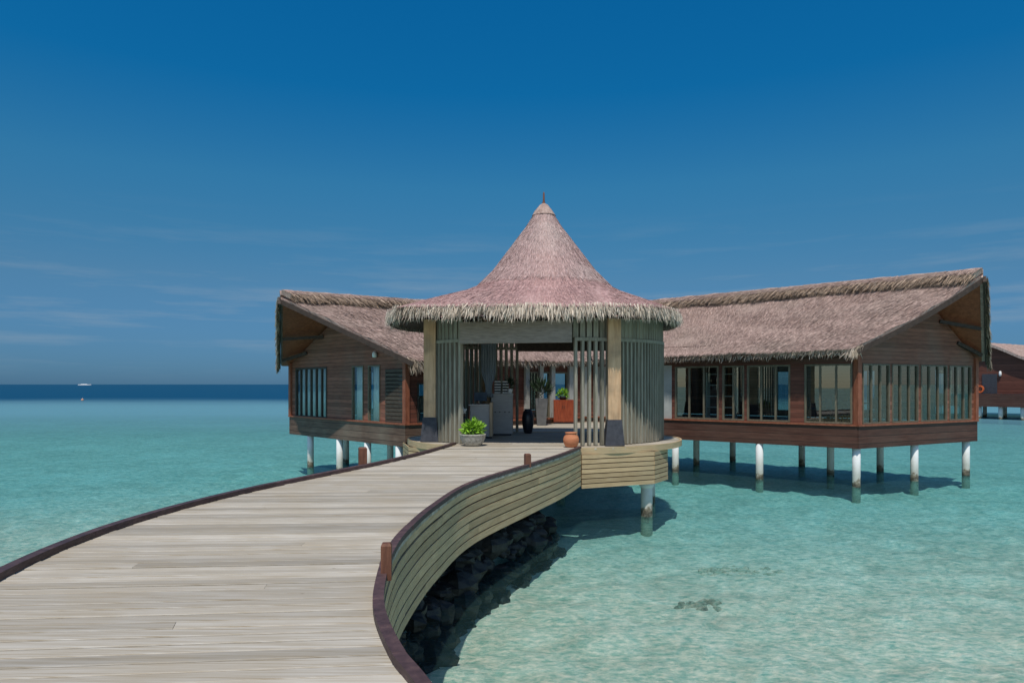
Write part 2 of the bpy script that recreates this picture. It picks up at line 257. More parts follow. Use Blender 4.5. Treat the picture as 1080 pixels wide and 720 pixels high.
# ------------------------------------------------------------------ sea and seabed
def sea_mat():
    m = bpy.data.materials.new('lagoon_water'); m.use_nodes = True; t = m.node_tree; t.nodes.clear(); l = t.links
    g = nn('ShaderNodeNewGeometry', t)
    def noi(sc, scale, det, rough=.6, dist=0):
        mp = nn('ShaderNodeMapping', t); mp.inputs['Scale'].default_value = sc; l.new(g.outputs['Position'], mp.inputs[0])
        n = nn('ShaderNodeTexNoise', t); n.inputs['Scale'].default_value = scale; n.inputs['Detail'].default_value = det; n.inputs['Roughness'].default_value = rough; n.inputs['Distortion'].default_value = dist
        l.new(mp.outputs[0], n.inputs[0]); return n.outputs[0]
    def math_(op, a, b):
        n = nn('ShaderNodeMath', t, operation=op)
        for i, q in enumerate((a, b)):
            if isinstance(q, (int, float)): n.inputs[i].default_value = q
            else: l.new(q, n.inputs[i])
        return n.outputs[0]
    n1 = noi((.6, 1.15, 1), 8.5, 8, .72, .6); n3 = noi((.7, 1.2, 1), 4.2, 5, .65, 1.4); n2 = noi((.8, 1.3, 1), .33, 3, .5)
    h = math_('ADD', math_('MULTIPLY', n1, .55), math_('MULTIPLY', n2, .6))
    bp = nn('ShaderNodeBump', t); bp.inputs['Strength'].default_value = .6; bp.inputs['Distance'].default_value = .22; l.new(h, bp.inputs['Height'])
    sp = nn('ShaderNodeSeparateXYZ', t); l.new(g.outputs['Position'], sp.inputs[0])
    # reef edge: distance beyond which the bottom falls away
    big = noi((.006, .012, 1), 1, 4)
    yy = math_('ADD', math_('ADD', sp.outputs[1], math_('MULTIPLY', sp.outputs[0], -.04)), math_('MULTIPLY', math_('SUBTRACT', big, .5), 90))
    far = nn('ShaderNodeMapRange', t, interpolation_type='SMOOTHSTEP'); far.inputs[1].default_value = 106; far.inputs[2].default_value = 178; l.new(yy, far.inputs[0])
    mid = nn('ShaderNodeMapRange', t, interpolation_type='SMOOTHSTEP'); mid.inputs[1].default_value = 14; mid.inputs[2].default_value = 85; l.new(yy, mid.inputs[0])
    # clear shallow water: light passes to the sand, coloured by the water; bright caustic lines and flecks are painted into the tint
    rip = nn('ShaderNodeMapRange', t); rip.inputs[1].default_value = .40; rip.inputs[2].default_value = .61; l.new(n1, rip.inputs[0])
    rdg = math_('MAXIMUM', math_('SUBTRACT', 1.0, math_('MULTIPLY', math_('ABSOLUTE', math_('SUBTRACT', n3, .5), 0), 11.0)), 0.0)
    caus = nn('ShaderNodeMath', t, operation='MULTIPLY_ADD'); caus.use_clamp = True; l.new(rdg, caus.inputs[0]); caus.inputs[1].default_value = .42; l.new(math_('MULTIPLY', rip.outputs[0], .72), caus.inputs[2])
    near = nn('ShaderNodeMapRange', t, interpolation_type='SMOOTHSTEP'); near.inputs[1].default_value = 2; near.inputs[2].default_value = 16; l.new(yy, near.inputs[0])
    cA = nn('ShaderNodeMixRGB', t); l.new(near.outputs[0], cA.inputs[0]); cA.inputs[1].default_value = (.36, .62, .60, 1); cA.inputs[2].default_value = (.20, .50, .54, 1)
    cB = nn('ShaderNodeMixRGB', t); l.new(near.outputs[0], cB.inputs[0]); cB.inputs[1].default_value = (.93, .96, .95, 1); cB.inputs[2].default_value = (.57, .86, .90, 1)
    tA = nn('ShaderNodeMixRGB', t); l.new(caus.outputs[0], tA.inputs[0]); l.new(cA.outputs[0], tA.inputs[1]); l.new(cB.outputs[0], tA.inputs[2])
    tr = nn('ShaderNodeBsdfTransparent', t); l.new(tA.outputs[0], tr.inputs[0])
    sc = nn('ShaderNodeMixRGB', t); l.new(mid.outputs[0], sc.inputs[0]); sc.inputs[1].default_value = (.15, .37, .36, 1); sc.inputs[2].default_value = (.16, .37, .46, 1)
    df = nn('ShaderNodeBsdfDiffuse', t); l.new(sc.outputs[0], df.inputs[0]); l.new(bp.outputs[0], df.inputs['Normal'])
    fa = nn('ShaderNodeMapRange', t); fa.inputs[3].default_value = .05; fa.inputs[4].default_value = .66; l.new(mid.outputs[0], fa.inputs[0])
    body = nn('ShaderNodeMixShader', t); l.new(fa.outputs[0], body.inputs[0]); l.new(tr.outputs[0], body.inputs[1]); l.new(df.outputs[0], body.inputs[2])
    dd = nn('ShaderNodeBsdfDiffuse', t); dd.inputs[0].default_value = (.003, .062, .135, 1); l.new(bp.outputs[0], dd.inputs['Normal'])
    deep = nn('ShaderNodeMixShader', t); l.new(far.outputs[0], deep.inputs[0]); l.new(body.outputs[0], deep.inputs[1]); l.new(dd.outputs[0], deep.inputs[2])
    gl = nn('ShaderNodeBsdfGlossy', t); gl.inputs['Roughness'].default_value = .12; l.new(bp.outputs[0], gl.inputs['Normal'])
    fr = nn('ShaderNodeFresnel', t); fr.inputs[0].default_value = 1.33; l.new(bp.outputs[0], fr.inputs['Normal'])
    cap = math_('MINIMUM', math_('MULTIPLY', fr.outputs[0], .8), .15)
    mx = nn('ShaderNodeMixShader', t); l.new(cap, mx.inputs[0]); l.new(deep.outputs[0], mx.inputs[1]); l.new(gl.outputs[0], mx.inputs[2])
    o = nn('ShaderNodeOutputMaterial', t); l.new(mx.outputs[0], o.inputs[0]); return m
def sand_mat():
    m, t, p = newmat('lagoon_sand'); l = t.links
    g = nn('ShaderNodeNewGeometry', t)
    n1 = nn('ShaderNodeTexNoise', t); n1.inputs['Scale'].default_value = 1.4; n1.inputs['Detail'].default_value = 7; n1.inputs['Distortion'].default_value = .8; l.new(g.outputs['Position'], n1.inputs[0])
    n2 = nn('ShaderNodeTexNoise', t); n2.inputs['Scale'].default_value = .22; n2.inputs['Detail'].default_value = 4; l.new(g.outputs['Position'], n2.inputs[0])
    ad = nn('ShaderNodeMath', t, operation='MULTIPLY_ADD'); l.new(n2.outputs[0], ad.inputs[0]); ad.inputs[1].default_value = .6; l.new(n1.outputs[0], ad.inputs[2])
    r = nn('ShaderNodeValToRGB', t); e = r.color_ramp.elements
    e[0].position = .55; e[0].color = (.58, .555, .45, 1); e[1].position = 1.0; e[1].color = (.82, .78, .66, 1); x = e.new(.75); x.color = (.70, .66, .54, 1)
    l.new(ad.outputs[0], r.inputs[0]); l.new(r.outputs[0], p.inputs['Base Color']); p.inputs['Roughness'].default_value = .95
    b = nn('ShaderNodeBump', t); b.inputs['Strength'].default_value = .6; b.inputs['Distance'].default_value = .15; l.new(ad.outputs[0], b.inputs['Height']); l.new(b.outputs[0], p.inputs['Normal'])
    return m
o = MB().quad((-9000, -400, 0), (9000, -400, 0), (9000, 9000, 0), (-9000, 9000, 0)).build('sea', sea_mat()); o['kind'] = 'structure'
xs = [-9000, -2000, -400, -100, -40, -20]+[-14+.22*i for i in range(160)]+[26, 40, 100, 400, 2000, 9000]
ys = [-400, -60, -10, 0]+[1.5+.22*i for i in range(170)]+[42, 55, 80, 140, 300, 1000, 9000]
def bed(x, y):
    if not (-14 < x < 21.2 and 1.5 < y < 38.8): return -.48
    e = min(1, (x+14)/2, (21.2-x)/2, (38.8-y)/2); p = Vector((x, y, 0))
    return -.48+e*(( .05*noise.noise(p*.45))+.10*noise.noise(p*1.25+Vector((7, 3, 1)))+.07*noise.noise(p*2.6))
o = MB().sheet([[(x, y, bed(x, y)) for x in xs] for y in ys]).build('seabed', sand_mat(), smooth=True); o['kind'] = 'structure'

# ------------------------------------------------------------------ thatch helpers
def blade(mb, p, d, n, l, w, lift=.0, curl=0):
    """one reed: p root, d direction of hang, n outward; 2-segment tapered strip"""
    d = d.normalized(); sd = d.cross(n).normalized(); sd = (sd+n*random.uniform(-.5, .5)).normalized()
    a = p; b = p+d*l*.55+n*lift*.6; c = p+d*l+n*(lift+curl)
    mb.add([a-sd*w/2, a+sd*w/2, b+sd*w*.42, b-sd*w*.42, c+sd*w*.08, c-sd*w*.08], [(0, 1, 2, 3), (3, 2, 4, 5)])
def fringe(mb, pts, nrm, per_m, l, w=.035, out=.25, drop=.0, spread=.1, down=(0, 0, -1)):
    """hanging reeds along a 3D polyline; nrm(i) gives outward"""
    for i in range(len(pts)-1):
        a, b = Vector(pts[i]), Vector(pts[i+1]); n = Vector(nrm[i]); sl = (b-a).length; t = (b-a)/max(sl, 1e-6)
        k = sl*per_m; k = int(k)+(random.random() < k-int(k))
        for _ in range(k):
            p = a+t*random.uniform(0, sl)+n*random.uniform(-spread, spread*.6)+Vector((0, 0, random.uniform(-drop, .03)))
            d = Vector(down)+n*random.uniform(-.1, out*2)+t*random.gauss(0, .16)
            ll = l*random.uniform(.55, 1.15)*(1+.25*noise.noise(p*1.7))
            blade(mb, p, d, n, ll, w*random.uniform(.6, 1.4), random.uniform(0, .05), random.uniform(-.05, .05))
def slope_pt(R0, R1, E0, E1, u, v, sag=.0):
    a = R0.lerp(R1, u); b = E0.lerp(E1, u); p = a.lerp(b, v); p.z -= sag*math.sin(math.pi*v); return p
def thatch_slope(mb, R0, R1, E0, E1, sag, thick, straws, nu=40, nv=14):
    f = lambda u, v: slope_pt(R0, R1, E0, E1, u, v, sag)
    n = (R1-R0).cross(E0-R0).normalized()
    if n.z < 0: n = -n
    rows = []
    for i in range(nv+1):
        rows.append([f(j/nu, i/nv)+n*.075*noise.noise(f(j/nu, i/nv)*.9) for j in range(nu+1)])
    mb.sheet(rows, -n*thick)
    for _ in range(straws):
        k_ = random.random(); u, v = random.random(), min(.97, (int(k_*15)+random.betavariate(1.6, 1.0))/15+.012*math.sin(random.random()*3)); p = f(u, v); d = (f(u, min(v+.05, 1.02))-p).normalized()
        d = (d+(R1-R0).normalized()*random.gauss(0, .12)).normalized()
        blade(mb, p+n*(.015+.075*noise.noise(p*.9)), d, n, random.uniform(.18, .42), random.uniform(.012, .028), random.uniform(.006, .03))
    return n

# ------------------------------------------------------------------ generic parts
def wall_piece(mb, P0, d, nrm, w0, w1, z0, z1, th=.12):
    c = P0+d*((w0+w1)/2); mb.box((c.x-nrm.x*th/2, c.y-nrm.y*th/2, (z0+z1)/2), (d.x*(w1-w0)/2, d.y*(w1-w0)/2, 0), (nrm.x*th/2, nrm.y*th/2, 0), (0, 0, (z1-z0)/2))
def wall_run(mb, P0, d, nrm, w0, w1, z0, z1, opens, th=.12):
    cur = w0
    for (a, b, lo, hi) in sorted(opens):
        if a > cur+.001: wall_piece(mb, P0, d, nrm, cur, a, z0, z1, th)
        if lo > z0+.001: wall_piece(mb, P0, d, nrm, a, b, z0, lo, th)
        if hi < z1-.001: wall_piece(mb, P0, d, nrm, a, b, hi, z1, th)
        cur = b
    if cur < w1-.001: wall_piece(mb, P0, d, nrm, cur, w1, z0, z1, th)
def window(parent, P0, d, nrm, a, b, lo, hi, panes, fm, bar=.05, proud=.02, rails=(), gm=None):
    fb = MB(); A = lambda w, z: Vector((P0.x+d.x*w, P0.y+d.y*w, z))
    cd = nrm*(-.045+proud)
    def pc(w0, w1, z0, z1, dep=.05, pr=0):
        c = A((w0+w1)/2, (z0+z1)/2)+Vector((cd.x, cd.y, 0))+Vector((nrm.x, nrm.y, 0))*pr
        fb.box(c, (d.x*(w1-w0)/2, d.y*(w1-w0)/2, 0), (nrm.x*dep, nrm.y*dep, 0), (0, 0, (z1-z0)/2))
    pc(a, a+bar, lo, hi); pc(b-bar, b, lo, hi); pc(a+bar, b-bar, hi-bar, hi, .05, -.002); pc(a+bar, b-bar, lo, lo+bar, .05, -.002)
    for k in range(1, panes):
        w = a+(b-a)*k/panes; pc(w-bar*.5, w+bar*.5, lo+bar, hi-bar, .042)
    for z in rails: pc(a+bar, b-bar, z-.02, z+.02, .036)
    o = fb.build('window', fm, parent)
    g = MB(); c0, c1 = A(a+bar*.5, 0), A(b-bar*.5, 0); off = Vector((nrm.x, nrm.y, 0))*(-.05+proud)
    g.quad((c0.x+off.x, c0.y+off.y, lo+bar*.5), (c1.x+off.x, c1.y+off.y, lo+bar*.5), (c1.x+off.x, c1.y+off.y, hi-bar*.5), (c0.x+off.x, c0.y+off.y, hi-bar*.5))
    g.build('pane', gm or M['glass'], o); return o
def pile(parent, x, y, ztop, r=.132):
    MB().lathe((x, y, 0), [(r, -.9), (r*1.02, -.2), (r, .4), (r*.99, ztop)], 18).build('pile', M['pile'], parent, True)
def skirt_boards(mb, back, pts, ztop, nb, bh, gap, off=0, th=.03):
    """stacked horizontal boards following a plan polyline; outward = right of travel"""
    for k in range(nb):
        z1 = ztop-k*(bh+gap); mb.strip(pts, th, z1-bh, z1, off+th/2+.012+random.uniform(0, .006), 22)
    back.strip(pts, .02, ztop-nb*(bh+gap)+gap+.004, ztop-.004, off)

DK = 1.9
# ------------------------------------------------------------------ boardwalk
LE = [(-3, .6), (0, -2.0), (2, -3.0), (4, -3.8), (5.59, -4.22), (6.8, -4.38), (7.9, -4.36), (9.29, -4.13), (10.87, -3.66), (13.55, -2.66), (15.2, -2.14), (17, -1.72), (18.1, -1.52)]
RE = [(-3, 3.2), (0, 1.75), (1, 1.1), (2, .42), (3, -.16), (3.66, -.48), (4.04, -.66), (4.7, -.88), (5.36, -1.0), (6.23, -1.09), (7.2, -1.1), (8.73, -.97), (10.77, -.6), (13.24, .37), (15.2, 1.15), (16.95, 1.72)]
lpts = crom([(x, d) for d, x in LE], 10); rpts = crom([(x, d) for d, x in RE], 10)
def xat(pts, y):
    for a, b in zip(pts, pts[1:]):
        if a.y <= y <= b.y: t = (y-a.y)/max(b.y-a.y, 1e-6); return a.x+(b.x-a.x)*t
    return pts[0].x if y < pts[0].y else pts[-1].x
walk = thing('boardwalk', (-1.5, 9, 0), 'curving boardwalk of silvered planks with dark raised kerbs, leading to the thatched pavilion', 'boardwalk')
mb = MB(); y = -2.6; PW = .142
def slope_at(y): return max(0, .13*(1-max(y, 0)/13.5))
while y < 16.8:
    w = PW
    def edge(pts, y0):
        x = xat(pts, y0)
        for _ in range(3): x = xat(pts, y0+slope_at(y0)*(x+2))
        return x
    g = random.choice([.008, .010, .013, .020]); a, b = y, min(y+w-g, 16.93)
    xl0, xr0, xl1, xr1 = edge(lpts, a), edge(rpts, a), edge(lpts, b), edge(rpts, b)
    zz = DK+random.uniform(-.003, .003)
    # boards are butted end to end somewhere along their length
    cuts = [0]+sorted(random.sample([.3, .45, .55, .7], random.choice([0, 0, 0, 0, 0, 1])))+[1]
    for c0, c1 in zip(cuts, cuts[1:]):
        e = .0004
        q = lambda xl, xr, yy, c: (xl+(xr-xl)*c, yy+slope_at(yy)*((xl+(xr-xl)*c)+2))
        p = [q(xl0, xr0, a, c0+e), q(xl0, xr0, a, c1-e), q(xl1, xr1, b, c1-e), q(xl1, xr1, b, c0+e)]
        dz = random.uniform(-.002, .002); zt = zz+dz; bv = .006
        cx = sum(v[0] for v in p)/4; 
        top = [(p[0][0], p[0][1]+bv, zt), (p[1][0], p[1][1]+bv, zt), (p[2][0], p[2][1]-bv, zt), (p[3][0], p[3][1]-bv, zt)]
        m_ = [(v[0], v[1], zt-bv) for v in p]; bo = [(v[0], v[1], zt-.04) for v in p]
        mb.add(top+m_+bo, [(0, 1, 2, 3)]+[(i, 4+i, 4+(i+1) % 4, (i+1) % 4) for i in range(4)]+[(4+i, 8+i, 8+(i+1) % 4, 4+(i+1) % 4) for i in range(4)]+[(11, 10, 9, 8)])
    y += w
mb.build('deck_planks', M['deck'], walk)
kl = [p for p in lpts]; kr = [p for p in rpts]
MB().strip(kl, .10, DK+.004, DK+.065, .0, 14).build('kerb', M['kerb'], walk)
MB().strip(kr, .08, DK+.004, DK+.062, -.035, 13).build('kerb', M['kerb'], walk)
# slatted side skirts
sb, bk = MB(), MB(); skirt_boards(sb, bk, [p for p in kr], DK-.02, 7, .110, .022, -.05)
sk = sb.build('side_skirt', M['skirt'], walk); bk.build('backing_board', M['gap'], sk)
sb, bk = MB(), MB(); skirt_boards(sb, bk, [p for p in reversed(kl)], DK-.02, 7, .110, .022, -.05)
sk = sb.build('side_skirt', M['skirt'], walk); bk.build('backing_board', M['gap'], sk)
jb = MB()
for yy in [i*1.2-2 for i in range(16)]: jb.abox(xat(lpts, yy)+.1, xat(rpts, yy)-.1, yy-.05, yy+.05, DK-.24, DK-.045)
jb.build('joists', M['dark_wood'], walk)
def short_post(x, y, z0, h, w, label, rz=0):
    b = MB(); c, s_ = math.cos(rz), math.sin(rz)
    b.box((x, y, z0+h/2-.01), (w/2*c, w/2*s_, 0), (-w/2*s_, w/2*c, 0), (0, 0, h/2-.01))
    b.add([Vector((x, y, 0))+Vector((i*w/2*c-j*w/2*s_, i*w/2*s_+j*w/2*c, z0+h-.02)) for i, j in ((-1, -1), (1, -1), (1, 1), (-1, 1))]+
          [Vector((x, y, 0))+Vector((i*w*.38*c-j*w*.38*s_, i*w*.38*s_+j*w*.38*c, z0+h)) for i, j in ((-1, -1), (1, -1), (1, 1), (-1, 1))], [(4, 5, 6, 7)]+[(i, (i+1) % 4, 4+(i+1) % 4, 4+i) for i in range(4)])
    return tag(b.build('short_post', M['post'], loc=(x, y, z0)), label, 'post', 'short posts along the boardwalk kerbs')
short_post(-1.03, 5.6, DK, .30, .085, 'red-brown short post standing on the right kerb where the boardwalk bends near the viewer', .1)
short_post(.30, 13.2, DK, .26, .11, 'dark short post beside the right kerb just before the terracotta pot', .3)
short_post(-2.92, 13.35, DK-.05, .42, .16, 'red-brown short post at the left kerb in front of the left building piles', .3)

# dark stone bank below the boardwalk
rk = MB(); random.seed(3)
ico_v = None
def boulder(mb, c, r, seed):
    n, m_ = 10, 7; vs = []; fs = []; c = Vector(c); sq = Vector((random.uniform(.8, 1.35), random.uniform(.8, 1.35), random.uniform(.6, .95)))
    for i in range(m_+1):
        th = math.pi*i/m_
        for k in range(n):
            ph = 2*math.pi*k/n; d = Vector((math.sin(th)*math.cos(ph), math.sin(th)*math.sin(ph), math.cos(th)))
            rr = r*(1+.42*noise.noise(d*1.3+Vector((seed*3.1, seed*1.7, 0)))+.15*noise.noise(d*3+Vector((seed, 0, seed))))
            vs.append(c+Vector((d.x*sq.x, d.y*sq.y, d.z*sq.z))*rr)
    for i in range(m_):
        for k in range(n): fs.append((i*n+k, (i+1)*n+k, (i+1)*n+(k+1) % n, i*n+(k+1) % n))
    mb.add(vs, fs)
yy = 4.2; sd = 0
while yy < 16.2:
    for lv in range(6):
        sd += 1; z = -.5+lv*.30+random.uniform(-.08, .08); inn = .42+.17*lv+random.uniform(-.15, .15)
        boulder(rk, (xat(rpts, yy+.0)-inn, yy+random.uniform(-.15, .15), z), random.choice([.14, .19, .22, .25, .31])*random.uniform(.9, 1.1), sd)
    yy += .32
tag(rk.build('stone_bank', M['rock'], loc=(-.5, 9, 0)), 'bank of dark wet boulders under the curved boardwalk skirt at the waterline', 'stone bank')

# ------------------------------------------------------------------ entrance pavilion
random.seed(11)
CX, CY = .95, 20.4
pav = thing('entrance_pavilion', (CX, CY, 0), 'round open pavilion with tall pointed thatched roof and slatted walls at the boardwalk end', 'pavilion')
def pol(a, r, z=0, sy=.8): return Vector((CX+r*math.cos(R(a)), CY+r*math.sin(R(a))*(sy if math.sin(R(a)) < 0 else .62), z))
# floor
fl = MB(); y = 16.955; RL = 3.98
while y < 23.0:
    a, b = y, y+.137; ym = (a+b)/2; hc = math.sqrt(max(RL*RL-((ym-CY)/(.85 if ym < CY else .62))**2, .01)); x0, x1 = CX-hc, CX+hc
    if ym < 18.05:
        x0 = min(x0, xat(lpts, ym)); x1 = max(x1, xat(rpts, min(ym, 16.9)) if ym < 17.05 else x1)
    cuts = [x0]+[x0+(x1-x0)*random.choice([.35, .5, .65])]+[x1]
    for c0, c1 in zip(cuts, cuts[1:]): fl.abox(c0, c1-.003, a, b-.0, DK-.04, DK+random.uniform(-.003, .002))
    y += .143
fl.build('deck_floor', M['deck'], pav)
lip = [pol(a, RL+.03, 0, .85) for a in range(-80, 234, 4)]
MB().strip(lip, .06, DK-.15, DK+.012, 0).build('rim_board', M['skirt'], pav)
# plinth skirt under the floor, a many-sided drum of boards
corners = [(1.72, 16.97), (3.68, 17.8), (4.2, 18.6), (4.45, 20.2), (3.9, 22.0)]
sb, bk = MB(), MB()
for a, b in zip(corners, corners[1:]): skirt_boards(sb, bk, [Vector((*a, 0)).lerp(Vector((*b, 0)), t) for t in (0, 1)], DK-.155, 7, .100, .022)
cl = [(-2.2, 22.2), (-3.25, 20.6), (-2.85, 19.1), (-1.55, 17.75)]
us = sb.build('platform_skirt', M['skirt'], pav); bk.build('backing_board', M['gap'], us); sb, bk = MB(), MB()
for a, b in zip(cl, cl[1:]): skirt_boards(sb, bk, [Vector((*a, 0)).lerp(Vector((*b, 0)), t) for t in (0, 1)], DK-.155, 7, .100, .022)
sk = sb.build('platform_skirt', M['skirt'], pav); bk.build('backing_board', M['gap'], sk)
us = MB(); us.prism([(1.6, 17.1, DK-.3), (3.6, 17.95, DK-.3), (4.15, 18.8, DK-.3), (4.4, 20.2, DK-.3), (3.8, 22, DK-.3), (-2.1, 22.1, DK-.3), (-3, 20.6, DK-.3), (-2.65, 19.2, DK-.3), (-1.4, 17.95, DK-.3)], (0, 0, .22))
us.build('floor_slab', M['concrete_dark'], pav)
for (x, y) in ((3.58, 18.15), (4.1, 20.3), (-1.2, 18.6), (-2.6, 20.2), (-2, 21.9), (.7, 21.3), (1.6, 22.5)):
    pile(pav, x, y, DK-.25, .155)
MB().lathe((3.58, 18.15, 0), [(.16, DK-1.14), (.20, DK-1.08), (.205, DK-.98)], 18).build('pile_cap', M['pile'], pav, True)
# slatted screens
def screen(a0, a1, r, nm='slat_screen', z0=DK+.02, z1=4.62, step=3.05, hw=.036):
    m_ = MB(); a = a0
    while a <= a1+.01:
        p = pol(a, r); rd = Vector((math.cos(R(a)), math.sin(R(a)), 0)); tg = Vector((-rd.y, rd.x, 0))
        m_.box((p.x, p.y, (z0+z1)/2), tg*hw, rd*.055, (0, 0, (z1-z0)/2)); a += step
    o = m_.build(nm, M['slat'], pav)
    rail = MB()
    arc = [pol(q, r) for q in [a0-.6+(a1-a0+1.2)*k/24 for k in range(25)]]
    rail.strip(arc, .13, z1+.003, z1+.09, 0); rail.build('rail', M['slat'], o)
    up = MB(); a = a0
    while a <= a1+.01:
        p = pol(a, r); rd = Vector((math.cos(R(a)), math.sin(R(a)), 0)); tg = Vector((-rd.y, rd.x, 0))
        up.box((p.x, p.y, (z1+5.6)/2+.046), tg*.07, rd*.03, (0, 0, (5.6-z1)/2-.05)); a += step
    up.build('upper_boards', M['slat'], o)
screen(281.5, 300, 3.48); screen(302, 410, 3.48, step=2.45, hw=.03); screen(103, 229, 3.48)
# lintel over the entrance and inner header
lt = MB(); arc = [pol(a, 3.5) for a in [230+50.5*k/12 for k in range(13)]]
lt.strip([arc[0].lerp(arc[-1], k/4)-Vector((0, .55, 0))*0 for k in range(5)], .1, 4.56, 5.12, .32)
lt.build('lintel', M['beam'], pav)
hd = MB(); arc = [pol(a, 3.44) for a in [50+53*k/10 for k in range(11)]]; hd.strip(arc, .1, 4.58, 5.4, 0); hd.build('rear_header', M['dark_wood'], pav)
for a in (206.6, 298.2, 120, 38):
    p = pol(a, 3.62); rd = (p-Vector((CX, CY, 0))).normalized(); tg = Vector((-rd.y, rd.x, 0))
    if a > 200: rd, tg = Vector((0, -1, 0)), Vector((1, 0, 0))
    b = MB(); b.box((p.x, p.y, (DK+.6+5.7)/2), tg*.165, rd*.165, (0, 0, (5.7-DK-.6)/2)); po = b.build('post', M['column'], pav)
    q = MB(); z0, z1 = DK+.012, DK+.68; w0, w1 = .25, .185
    vs = [p+tg*i*w+rd*j*w+Vector((0, 0, z)) for z, w in ((z0, w0), (z1, w1)) for i, j in ((-1, -1), (1, -1), (1, 1), (-1, 1))]
    q.add(vs, [(3, 2, 1, 0), (4, 5, 6, 7)]+[(i, (i+1) % 4, 4+(i+1) % 4, 4+i) for i in range(4)]); q.build('plinth', M['plinth'], po)
# roof: pointed crown that breaks to a flatter skirt
eave = crom([(-2.95, 17.55), (-1.3, 17.12), (.4, 17.0), (2.2, 17.02), (3.50, 17.25), (4.4, 18.35), (4.75, 20.2), (4.0, 22.3), (1.2, 23.2), (-1.6, 22.7), (-3.2, 21.0), (-3.4, 19.0), (-2.95, 17.55)], 8)[:-1]
NE = len(eave); cen = Vector((CX, CY))
ZT = 8.88
prof = [(0, 8.88, .0), (.13, 8.80, 0), (.27, 8.58, 0), (.52, 8.18, 0), (.85, 7.74, 0), (1.18, 7.30, 0), (1.51, 6.86, .0), (1.85, 6.43, .03), (0, 6.33, .07), (0, 6.12, .25), (0, 5.91, .5), (0, 5.70, .75), (0, 5.47, 1.0)]
def roof_pt(k, i, f=0.0):
    """ring i (fractional f to the next), direction k"""
    def one(i):
        r, z, m_ = prof[i]; e = Vector(eave[k % NE][:2])-cen; d = e.normalized(); el = e.length
        rr = r if m_ == 0 else (r*(1-m_)+el*m_ if r else 1.85+(el-1.85)*m_)
        return Vector((CX+d.x*rr, CY+d.y*rr, z))
    a = one(i); return a if f == 0 else a.lerp(one(min(i+1, len(prof)-1)), f)
rf = MB(); rings = [[roof_pt(k, i)+Vector((0, 0, .03*noise.noise(roof_pt(k, i)*1.1))) for k in range(NE)] for i in range(len(prof))]
rows = [r+[r[0]] for r in rings]
rs = MB(); hem = [p+Vector((p.x-CX, p.y-CY, 0)).normalized()*.015 for p in rows[7]]
rf.sheet(rows[:7]+[hem]); rs.sheet(rows[7:])
rs.sheet([[p-Vector((0, 0, .28)) for p in reversed(r)] for r in rows[7:]])
for _ in range(36000):
    i = random.choices(range(1, len(prof)-1), [.25, .5, .8, 1.2, 1.6, 1.9, 1.5, 1.3, 1.5, 1.9, 2.0])[0]; k = random.randrange(NE); f = random.random()
    p = roof_pt(k, i, f).lerp(roof_pt(k+1, i, f), random.random()); q = roof_pt(k, i+1, min(f, .9)); dn = (roof_pt(k, min(i+1, len(prof)-1))-roof_pt(k, i)).normalized()
    tg = (roof_pt(k+1, i, .5)-roof_pt(k, i, .5)).normalized(); n = tg.cross(dn); n = -n if n.z < 0 else n
    blade(rf if i < 7 else rs, p+n*(.01+.015*f if i == 6 else .01), (dn+tg*random.gauss(0, .1)).normalized(), n.normalized(), random.uniform(.12, .26), random.uniform(.007, .016), random.uniform(.003, .014))
roof = rf.build('roof', M['thatch_pink'], pav); rs.build('roof_skirt', M['thatch_rose'], roof)
fr = MB(); ring = [rings[-1][k] for k in range(NE)]+[rings[-1][0]]; nm = []
for k in range(NE):
    e = (Vector((ring[k].x, ring[k].y))-cen).normalized(); nm.append(Vector((e.x, e.y, 0)))
fringe(fr, [p+Vector((0, 0, .03)) for p in ring], nm, 260, .27, .020, .16, .10, .10)
fringe(fr, [p+Vector((0, 0, -.1)) for p in ring], nm, 150, .25, .020, .06, .10, .2)
fr.build('eave_fringe', M['fringe'], roof)
fn = MB(); fn.lathe((CX, CY, ZT-.1), [(.07, 0), (.05, .12), (.03, .2), (.025, .42), (.008, .46)], 10); fn.build('finial', M['post'], roof, True)
cp = MB(); cp.lathe((CX, CY, ZT), [(.36, -.36), (.27, -.22), (.12, -.03), (.03, .02)], 18, .04); cp.build('roof_cap', M['thatch'], roof)
cl_ = MB(); cl_.sheet([[p-Vector((0, 0, .34)) for p in reversed(r)] for r in rows[7:]]); cl_.build('ceiling_lining', M['dark_wood'], roof)
